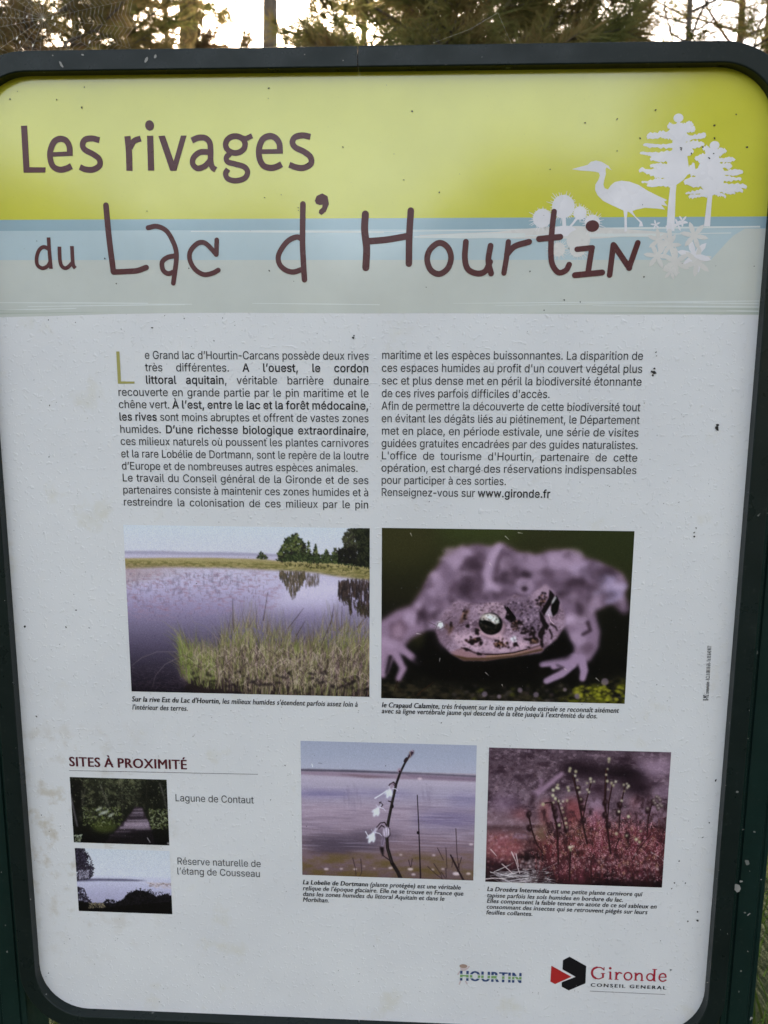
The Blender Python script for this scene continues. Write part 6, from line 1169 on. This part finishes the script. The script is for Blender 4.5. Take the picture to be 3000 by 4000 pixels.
# ---- dirt stuck to the face and the frame
d = Flat(-.0026); R = random.Random(21)
def crumb(x, z, r, mi=0, el=1., rot=0.):
    n = 9; d.poly([(x + r*el*math.cos(rot)*math.cos(q)*v - r*math.sin(rot)*math.sin(q)*v, z + r*el*math.sin(rot)*math.cos(q)*v + r*math.cos(rot)*math.sin(q)*v) for q, v in ((2*math.pi*k/n, R.uniform(.55, 1.2)) for k in range(n))], mi)
spots = [(2500, 540, 9), (2790, 540, 9), (2787, 600, 7), (2560, 430, 8), (2660, 585, 6), (2700, 600, 7), (2745, 575, 8), (2790, 490, 9), (2918, 575, 9), (2770, 618, 9), (2660, 578, 7), (2875, 447, 6), (1610, 435, 7), (1578, 703, 7), (2285, 480, 7), (2149, 662, 6), (1716, 752, 7), (2410, 466, 6), (40, 388, 8), (330, 340, 6), (222, 390, 6), (320, 422, 6), (320, 418, 5), (1050, 345, 7), (1048, 385, 4), (2410, 590, 5), (1380, 1320, 12), (1383, 1312, 6), (2553, 1455, 14), (2550, 1466, 9), (2555, 1440, 8), (2562, 1376, 5), (2564, 1390, 4), (2800, 1672, 12), (2802, 1660, 9), (2712, 2095, 8), (2711, 2080, 6), (2718, 2062, 5), (97, 2447, 10), (297, 2383, 6), (258, 2449, 6), (143, 2798, 6), (163, 3183, 6), (2652, 3363, 6), (2634, 3448, 7), (2677, 3449, 6), (2623, 3470, 6), (2724, 3561, 9), (2686, 3598, 8), (2724, 3595, 9), (2620, 3788, 7), (2795, 3047, 9), (190, 3800, 6), (623, 3912, 5), (2745, 3270, 5), (2770, 3213, 5), (1200, 640, 6), (1340, 575, 5), (690, 660, 5), (1034, 772, 5), (1165, 812, 6), (1166, 822, 5), (575, 825, 5), (2514, 1082, 8), (2070, 1060, 6), (2204, 1172, 7), (2266, 1180, 6), (2125, 1212, 6), (2945, 1040, 6), (1665, 1122, 5), (410, 1010, 6), (720, 1245, 6), (870, 1242, 5), (190, 1250, 5), (595, 1280, 6), (455, 1108, 7), (738, 1048, 6), (1052, 1058, 8)]
for px, py, r in spots:
    x, z = board(px, py); crumb(x, z, r*(.00012 if py < 1250 else .00015), 0, R.uniform(1, 1.8), R.uniform(0, 3))
for i in range(110):
    px, py = R.uniform(120, 2800), R.uniform(1250, 3880); x, z = board(px, py); crumb(x, z, R.uniform(.0003, .0006), 0 if R.random() < .75 else 1, R.uniform(1, 2.6), R.uniform(0, 3))
for i in range(16):
    px, py = R.uniform(60, 2900), R.uniform(330, 1250); x, z = board(px, py); crumb(x, z, R.uniform(.0003, .0005), 0, R.uniform(1, 2), R.uniform(0, 3))
d.build('dirt_specks', [M_CRUMB, M_PALECRUMB])['kind'] = 'stuff'
d = Flat(-.0143)
for px, py, r, el, rot in ((238, 250, 9, 3, -1.1), (322, 214, 6, 2, -.3), (205, 216, 5, 1, 0), (570, 235, 9, 3, .9), (607, 220, 8, 2, 1.2), (1545, 213, 8, 2.4, 1.5), (1545, 230, 5, 1, 0), (1492, 230, 5, 2, 1.5), (1745, 247, 8, 2.2, .9), (2882, 175, 12, 1.6, -1.2), (2880, 190, 8, 2, 1.5), (2970, 215, 12, 1.6, 1.4), (2995, 222, 9, 1.5, 0), (1190, 212, 4, 1, 0), (1340, 236, 4, 1, 0), (2938, 2360, 7, 1.2, 0), (2925, 2620, 8, 1.2, 0), (2926, 2775, 7, 1.4, 0), (2922, 2885, 6, 1, 0), (2835, 3068, 6, 1, 0), (2878, 3104, 8, 1.4, 1.4), (2889, 3104, 6, 1, 0), (2886, 3144, 10, 1.4, 0), (2808, 3400, 5, 1, 0), (2820, 3414, 5, 1.5, .3), (2800, 3432, 5, 1.6, .2), (2815, 3632, 5, 1, 0), (2842, 3648, 5, 1.6, 1.4), (2763, 3838, 7, 2, .6), (2760, 3908, 5, 1, 0), (119, 3512, 8, 1.6, 1.5), (18, 2346, 6, 1, 0), (62, 2922, 5, 1, 0), (2905, 3240, 5, 1, 0), (180, 3884, 8, 1.5, .7)):
    x, z = board(px, py, .0145); crumb(x, z, r*(.00017 if py < 300 else .00009), 0, el, rot)
d.build('frame_droppings', M_PALECRUMB)['kind'] = 'stuff'

# ---- the two posts: grooved metal uprights either side of the frame
def post(sx):
    mb = MB(); x0, x1 = .4732, .5165
    pr = [(x0, .058), (x0, .002), (x0 + .0012, .0005), (x0 + .007, .0005), (x0 + .0082, .003), (x0 + .0098, .003), (x0 + .011, .0005), (x1 - .0085, .0005), (x1 - .0075, .002), (x1 - .006, .002), (x1 - .005, .0005), (x1 - .0012, .0005), (x1, .002), (x1, .058)]
    n = len(pr); zs = [-.3, 1.78, 1.786]; vs = []
    for i, z in enumerate(zs):
        for x, y in pr:
            k = 1 if i < 2 else .96; vs.append((sx*((x0 + x1)/2 + (x - (x0 + x1)/2)*k), .03 + (y - .03)*k, z))
    fs = [(i*n + k, i*n + (k + 1) % n, (i + 1)*n + (k + 1) % n, (i + 1)*n + k) for i in range(2) for k in range(n)] + [tuple(2*n + k for k in range(n))]
    if sx < 0: fs = [f[::-1] for f in fs]
    mb.add(vs, fs); return mb.build('post', M_POST, SIGN)
post(-1); post(1)
d = Flat(-.0012)
for px, py, r, el, rot in ((2880, 3470, 26, 1.7, -1.5), (2895, 3445, 16, 1.6, .5), (2925, 3574, 9, 3, .8), (2935, 3980, 18, 1.6, 1.2), (2930, 3404, 5, 1, 0), (2975, 3437, 6, 2, .4), (2922, 3718, 6, 2, -.8), (2980, 3715, 4, 1, 0), (4, 3408, 8, 1, 0), (60, 3832, 4, 1, 0)):
    x, z = board(px, py, .001); crumb(x, z, r*(.0002 if r > 20 else .0001), 0, el, rot)
d.build('post_droppings', M_PALECRUMB)['kind'] = 'stuff'

# ------------------------------------------------------------------ the ground
def ground_material():
    mt, nt, b = material('forest floor', (.1, .08, .05), .95, .2); v = objvec(nt)
    a = ramp(nt, noise(nt, .8, 6, .65, v), [(.36, (.035, .028, .016)), (.48, (.035, .045, .014)), (.62, (.028, .045, .012))])
    nt.links.new(mix(nt, .5, a, ramp(nt, noise(nt, 30, 4, .6, v), [(.3, (.012, .014, .006)), (.7, (.04, .042, .02))])), b.inputs['Base Color'])
    bump(nt, b, noise(nt, 25, 5, .7, v), .8, .03); return mt
def ground_h(x, y): return .03*math.sin(x*.9 + 1.3)*math.sin(y*.7) - .02 + .02*math.sin(x*3.1 + y*2.3)
mb = MB(); n = 60
cs = [math.copysign(abs(t)**3*400 + abs(t)*6, t) for t in np.linspace(-1, 1, n)]
mb.add([(x, y, ground_h(x, y) if abs(x) < 30 and abs(y) < 30 else -.02) for y in cs for x in cs], [(j*n + i, j*n + i + 1, (j + 1)*n + i + 1, (j + 1)*n + i) for j in range(n - 1) for i in range(n - 1)])
tag(mb.build('ground', ground_material(), None, True), kind='structure')

def leaf_material(name, a, b_, c, trans=.35):
    mt = bpy.data.materials.new(name); mt.use_nodes = True; nt = mt.node_tree; nt.nodes.clear()
    v = objvec(nt); col = ramp(nt, noise(nt, 3.1, 4, .7, v), [(.32, a), (.5, b_), (.68, c)])
    df = node(nt, 'BsdfDiffuse'); tr = node(nt, 'BsdfTranslucent'); mx = node(nt, 'MixShader'); mx.inputs[0].default_value = trans; out = node(nt, 'OutputMaterial')
    for s in (df, tr): nt.links.new(col, s.inputs['Color'])
    nt.links.new(df.outputs[0], mx.inputs[1]); nt.links.new(tr.outputs[0], mx.inputs[2]); nt.links.new(mx.outputs[0], out.inputs[0]); return mt
M_GRASS = leaf_material('grass blades', (.026, .055, .011), (.04, .066, .014), (.085, .075, .03))
M_NEEDLE = leaf_material('pine needles', (.10, .135, .042), (.19, .18, .06), (.30, .19, .09), .5)
M_NEEDLE2 = leaf_material('drying pine needles', (.12, .125, .045), (.21, .165, .07), (.26, .16, .09), .5)
M_NEEDLE3 = leaf_material('duller pine needles', (.11, .135, .045), (.18, .165, .06), (.28, .18, .085), .5)  # close to the plain needles, with slightly duller browns
def bark_material(name, a, b_):
    mt, nt, b = material(name, a, .9, .2); v = objvec(nt, (1, 1, .25))
    nt.links.new(ramp(nt, noise(nt, 16, 5, .65, v), [(.35, a), (.65, b_)]), b.inputs['Base Color']); bump(nt, b, noise(nt, 22, 5, .7, v), .9, .03); return mt
M_BARK = bark_material('grey brown pine bark', (.07, .055, .045), (.17, .14, .115)); M_RED_BARK = bark_material('red brown pine bark', (.09, .05, .034), (.19, .11, .075)); M_MOSS_BARK = bark_material('mossy pine bark', (.065, .06, .03), (.14, .125, .06))

# grass under and behind the sign
G_ = random.Random(9); vs = []; fs = []
for i in range(9500):
    if i < 7500: x, y = G_.uniform(-2.4, 2.6), G_.uniform(.12, 2.4)
    else: x, y = G_.uniform(-4, 4), G_.uniform(-2.5, 6)
    h = G_.uniform(.06, .26) if i < 7500 else G_.uniform(.04, .13); a = G_.uniform(0, 6.28); w = G_.uniform(.002, .005); z = ground_h(x, y); lx, ly = G_.gauss(0, .45)*h, G_.gauss(0, .45)*h; c, s = math.cos(a)*w, math.sin(a)*w; b = len(vs)
    vs += [(x - c, y - s, z), (x + c, y + s, z), (x + lx*.4 - c*.7, y + ly*.4 - s*.7, z + h*.6), (x + lx*.4 + c*.7, y + ly*.4 + s*.7, z + h*.6), (x + lx, y + ly, z + h)]
    fs += [(b, b + 1, b + 3, b + 2), (b + 2, b + 3, b + 4)]
me = bpy.data.meshes.new('grass'); me.from_pydata(vs, [], fs); tag(link('grass', me, M_GRASS), kind='stuff')

# ------------------------------------------------------------------ pines
def needles(out, P, D, R, n, L, w):
    """a tuft of n needles round direction D at P"""
    D = D.normalized(); A = D.orthogonal().normalized(); B = D.cross(A)
    for _ in range(n):
        th = R.uniform(.15, 1.15); ph = R.uniform(0, 6.283); d = D*math.cos(th) + (A*math.cos(ph) + B*math.sin(ph))*math.sin(th)
        l = L*R.uniform(.65, 1.1); o = P - D*R.uniform(0, L*.7); s = d.cross(Vector((R.gauss(0, 1), R.gauss(0, 1), R.gauss(0, 1)))).normalized()*w*.5; t = o + d*l; t.z -= l*.12
        out.append((o - s, o + s, t))

def pine(loc, H, r, z0, spread, limbs, label, seed, bark=None, leaf=None, lean=(0, 0), tl=.14, tw=.0035, per=16, sparse=1., top=None, group=None, zlo=None, zhi=None, wob=.05):
    """pine > trunk (with its limbs), crown. z0: lowest limb; spread: longest limb"""
    R = random.Random(seed); root = empty('pine_tree', loc, label, 'tree', group); mb = MB(); out = []
    K = 12; tp = []
    for i in range(K + 1):
        t = i/K; tp.append(Vector((lean[0]*H*t*t + R.gauss(0, wob)*(i > 0)*r*3, lean[1]*H*t*t + R.gauss(0, wob)*(i > 0)*r*3, H*t - .1)))
    mb.tube(tp, [r*(1.12 if i == 0 else (1 - .82*i/K)) for i in range(K + 1)], 9)
    def at(z):
        t = max(0, min(1, z/H))*K; i = min(int(t), K - 1); return tp[i].lerp(tp[i + 1], t - i)
    for k in range(limbs):
        q = (k + R.random())/limbs; z = z0 + (H*.985 - z0)*q; a = k*2.4 + R.uniform(-.5, .5); f = 1 - (z - z0)/(H - z0)
        L = spread*(.25 + .75*math.sin(min(1, f*1.25 + .12)*1.57))*R.uniform(.7, 1.1); el = R.uniform(-.05, .35) + .5*(1 - f)
        d = Vector((math.cos(a), math.sin(a), 0)); p = at(z); pts = [p]
        for s in range(1, 6):
            t = s/5; pts.append(p + d*L*t*math.cos(el*.6) + Vector((R.gauss(0, .03), R.gauss(0, .03), 0))*L + Vector((0, 0, L*(math.sin(el)*t + .13*t*t + R.gauss(0, .02)))))
        lr = max(.006, r*.28*(L/spread)); mb.tube(pts, [lr*(1 - .85*s/5) for s in range(6)], 5, cap=False)
        if (zhi is not None and p.z > zhi) or (zlo is not None and p.z < zlo): dens = .4
        else: dens = 1.
        nt_ = max(3, int(L*7*sparse*dens))
        for s in range(nt_):
            t = R.uniform(.28, 1); i = min(int(t*5), 4); b = pts[i].lerp(pts[i + 1], t*5 - i); sd = (-1)**s; tl_ = L*R.uniform(.12, .34)*(1.15 - t*.6)
            dr = (d*R.uniform(.3, 1) + Vector((-d.y, d.x, 0))*sd*R.uniform(.3, 1.1) + Vector((0, 0, R.uniform(-.25, .6)))).normalized(); tip = b + dr*tl_
            mb.tube([b, b.lerp(tip, .5) + Vector((0, 0, -tl_*.05)), tip], [max(.003, lr*.35), max(.0025, lr*.25), .002], 3, cap=False)
            m = max(1, int(tl_/(tl*.55)))
            for j in range(m): needles(out, b.lerp(tip, (j + 1)/m), dr + Vector((0, 0, .35)), R, per, tl, tw)
        needles(out, pts[-1], pts[-1] - pts[-2], R, per, tl, tw)
    mb.build('trunk', bark or M_BARK, root, True).matrix_parent_inverse = Matrix.Identity(4)
    me = bpy.data.meshes.new('crown'); v = [tuple(q) for t in out for q in t]; me.from_pydata(v, [], [(i, i + 1, i + 2) for i in range(0, len(v), 3)])
    o = link('crown', me, leaf or M_NEEDLE, root); o.matrix_parent_inverse = Matrix.Identity(4)
    return root

GRP = 'pines behind the sign'
# bare trunks against the bright sky, left half
pine(spot(1045, 13.5), 15, .19, 9.6, 2.6, 26, 'straight grey pine trunk alone in the bright gap of sky', 11, M_BARK, M_NEEDLE, per=10, tw=.006, tl=.17, group=GRP)
pine(spot(742, 12), 14, .20, 8.6, 2.4, 26, 'thick mossy olive pine trunk left of the bright gap of sky', 12, M_MOSS_BARK, M_NEEDLE2, per=10, tw=.006, tl=.17, group=GRP)
pine(spot(648, 15), 13, .085, 6.6, 1.7, 24, 'thin dark pine trunk close to the left of the mossy trunk', 13, M_BARK, M_NEEDLE2, per=10, tw=.006, tl=.17, group=GRP)
# leafy pines at the left, thinner on their right
pine(spot(110, 7), 6.4, .09, 2.0, 1.3, 80, 'dense brownish pine behind the spider web at the left end', 14, M_BARK, M_NEEDLE2, per=24, tw=.009, tl=.2, sparse=2.6, group=GRP)
pine(spot(480, 10.5), 8.9, .10, 3.2, 1.6, 84, 'loose brown and green pine dotted with sky between the web and the trunks', 15, M_BARK, M_NEEDLE2, per=20, tw=.012, tl=.2, sparse=1.5, group=GRP, lean=(.02, 0))
pine(spot(300, 9), 8.2, .08, 2.8, 1.4, 84, 'slim olive pine just right of the spider web', 22, M_MOSS_BARK, M_NEEDLE, per=18, tw=.010, tl=.2, sparse=1.5, group=GRP)
# dense young pines behind the middle and the right of the sign
pine(spot(1700, 4.6), 5.4, .055, 1.2, 1.05, 90, 'dense dark young pine behind the middle of the top edge', 16, M_BARK, M_NEEDLE3, per=26, tw=.0065, tl=.18, sparse=4, group=GRP)
pine(spot(2060, 5.4), 6.2, .06, 1.4, .95, 80, 'dense green young pine right of the middle, before the thin branches', 17, M_RED_BARK, M_NEEDLE, per=26, tw=.007, tl=.18, sparse=4, group=GRP)
pine(spot(1420, 9.5), 7.8, .08, 2.8, 1.05, 54, 'small sky-speckled pine at the right of the bright gap', 18, M_BARK, M_NEEDLE, per=18, tw=.010, tl=.18, sparse=2, group=GRP)
pine(spot(1830, 8.5), 8.8, .09, 2.4, 1.8, 80, 'taller pine behind the two dense young pines', 19, M_BARK, M_NEEDLE3, per=22, tw=.011, tl=.2, sparse=2.4, group=GRP)
# thin branches at the right
pine(spot(2690, 5.6), 6.0, .036, 2.2, 1.15, 60, 'sparse thin-stemmed pine with needle tufts against white sky', 20, M_BARK, M_NEEDLE, per=18, tw=.0055, tl=.16, sparse=1.0, group=GRP)
pine(spot(2480, 6.2), 6.6, .045, 2.2, 1.0, 60, 'twiggy pine of bare crossing branches right of the dense pines', 25, M_BARK, M_NEEDLE2, per=9, tw=.0055, tl=.16, sparse=1.8, group=GRP)
pine(spot(2890, 7), 7.2, .05, 2.6, 1.2, 64, 'half bare pine near the right end of the sign, before the red trunk', 26, M_RED_BARK, M_NEEDLE, per=11, tw=.006, tl=.17, sparse=1.6, group=GRP)
pine(spot(3030, 6.5), 9, .12, 3.4, 1.1, 30, 'red brown pine trunk at the right end of the sign', 21, M_RED_BARK, M_NEEDLE, per=24, tw=.007, tl=.17, sparse=1.1, group=GRP)
# the far wood round about
F_ = random.Random(5); mb = MB()
def far_tree(x, y, H, n, s0, s1):
    mb.tube([(x, y, -.1), (x + F_.gauss(0, .2), y, H*.55), (x + F_.gauss(0, .3), y, H)], [.16, .11, .03], 5)
    for k in range(n):
        t = F_.random(); rr = (1 - t)*H*.2 + .5; c = Vector((x + F_.gauss(0, rr*.5), y + F_.gauss(0, rr*.5), H*(.25 + .75*t))); s = F_.uniform(s0, s1)
        mb.add([c + Vector((F_.gauss(0, s), F_.gauss(0, s), F_.gauss(0, s*.6))) for _ in range(3)], [(0, 1, 2)], 1)
for ring in range(190):
    a = F_.uniform(0, 6.283)
    if abs((a + 1.57 + 3.14) % 6.283 - 3.14) < .75: continue
    dist = F_.uniform(60, 110) if abs((a - 1.57 + 3.14) % 6.283 - 3.14) < .55 else F_.uniform(30, 60)
    far_tree(dist*math.cos(a), dist*math.sin(a), F_.uniform(7, 12), 130, .3, .8)
# unseen trees added on the viewer's side to shape the header's reflections: low in the middle, tall at one end
for k in range(120):
    az = math.radians(F_.uniform(-44, 44)); dist = F_.uniform(24, 30)
    el = np.interp(math.degrees(az), [-44, -24, -18, -11, -6, 0, 4, 8, 12, 15, 18, 24, 44], [12, 12.5, 9, 11, 9, 9.5, 13, 15.5, 14, 11, 22, 26, 26])
    far_tree(dist*math.sin(az), -dist*math.cos(az), 1.4 + dist*math.tan(math.radians(el + F_.uniform(-1.5, .3))), 190, .3, .7)
tag(mb.build('distant_wood', [M_BARK, M_NEEDLE]), 'far off ring of pine woods with unseen trees added behind the viewer', 'wood', kind='stuff')

# ------------------------------------------------------------------ spider web over the left end of the frame
mt, nt, b_ = material('spider silk', (.85, .82, .72), .3, .6); M_SILK = mt; WEB = .000055
mb = MB(); W0 = Vector((*board(165, 70, -.01), 0)); W0 = Vector((W0.x, .012, W0.y)); R = random.Random(3)
hub = W0; rads = []
for k in range(22):
    a = 6.283*k/22 + R.uniform(-.07, .07); ca, sa = math.cos(a), math.sin(a); L = .105*R.uniform(.85, 1.15)
    if sa < 0: L = min(L, (hub.z - (ZT + .0215))/max(-sa, .05)) if hub.x + ca*.1 > -.37 else L
    rads.append((a, L)); mb.tube([hub, hub + Vector((ca*L, .02*ca, sa*L))], WEB, 3, cap=False)
for s in range(20):
    rr = .012 + s*.0047
    for k in range(22):
        (a0, L0), (a1, L1) = rads[k], rads[(k + 1) % 22]
        if rr > L0 or rr > L1 or R.random() < .12: continue
        p = hub + Vector((math.cos(a0)*rr, .02*math.cos(a0)*rr/.1, math.sin(a0)*rr)); q = hub + Vector((math.cos(a1)*rr, .02*math.cos(a1)*rr/.1, math.sin(a1)*rr)); mdl = p.lerp(q, .5).lerp(hub, .06)
        mb.tube([p, mdl, q], WEB, 3, cap=False)
for px, py, s in ((205, 70, .0011), (215, 95, .0009), (235, 135, .0010), (66, 150, .0009), (78, 165, .0009), (128, 178, .0009), (105, 65, .0007), (178, 130, .0009), (350, 165, .001)):
    x, z = board(px, py, -.012); c = Vector((x, .012, z)); mb.tube([c - Vector((s, 0, s*1.4)), c, c + Vector((s*.7, 0, s*1.8))], [s*.4, s*.8, s*.3], 5)
tag(mb.build('spider_web', M_SILK), 'fine spider web strung above the left end of the frame', 'spider web')
mb = MB(); a = board(1690, 168, 0); b = board(1945, 50, -.3); mb.tube([(a[0], .0, a[1]), ((a[0] + b[0])/2, .15, (a[1] + b[1])/2 - .004), (b[0], .3, b[1])], WEB, 3, cap=False); mb.tube([(b[0], .3, b[1]), (b[0] + .05, .42, b[1] - .03)], WEB, 3, cap=False)
tag(mb.build('silk_thread', M_SILK), 'single spider thread slanting up from the middle of the frame', 'spider thread')
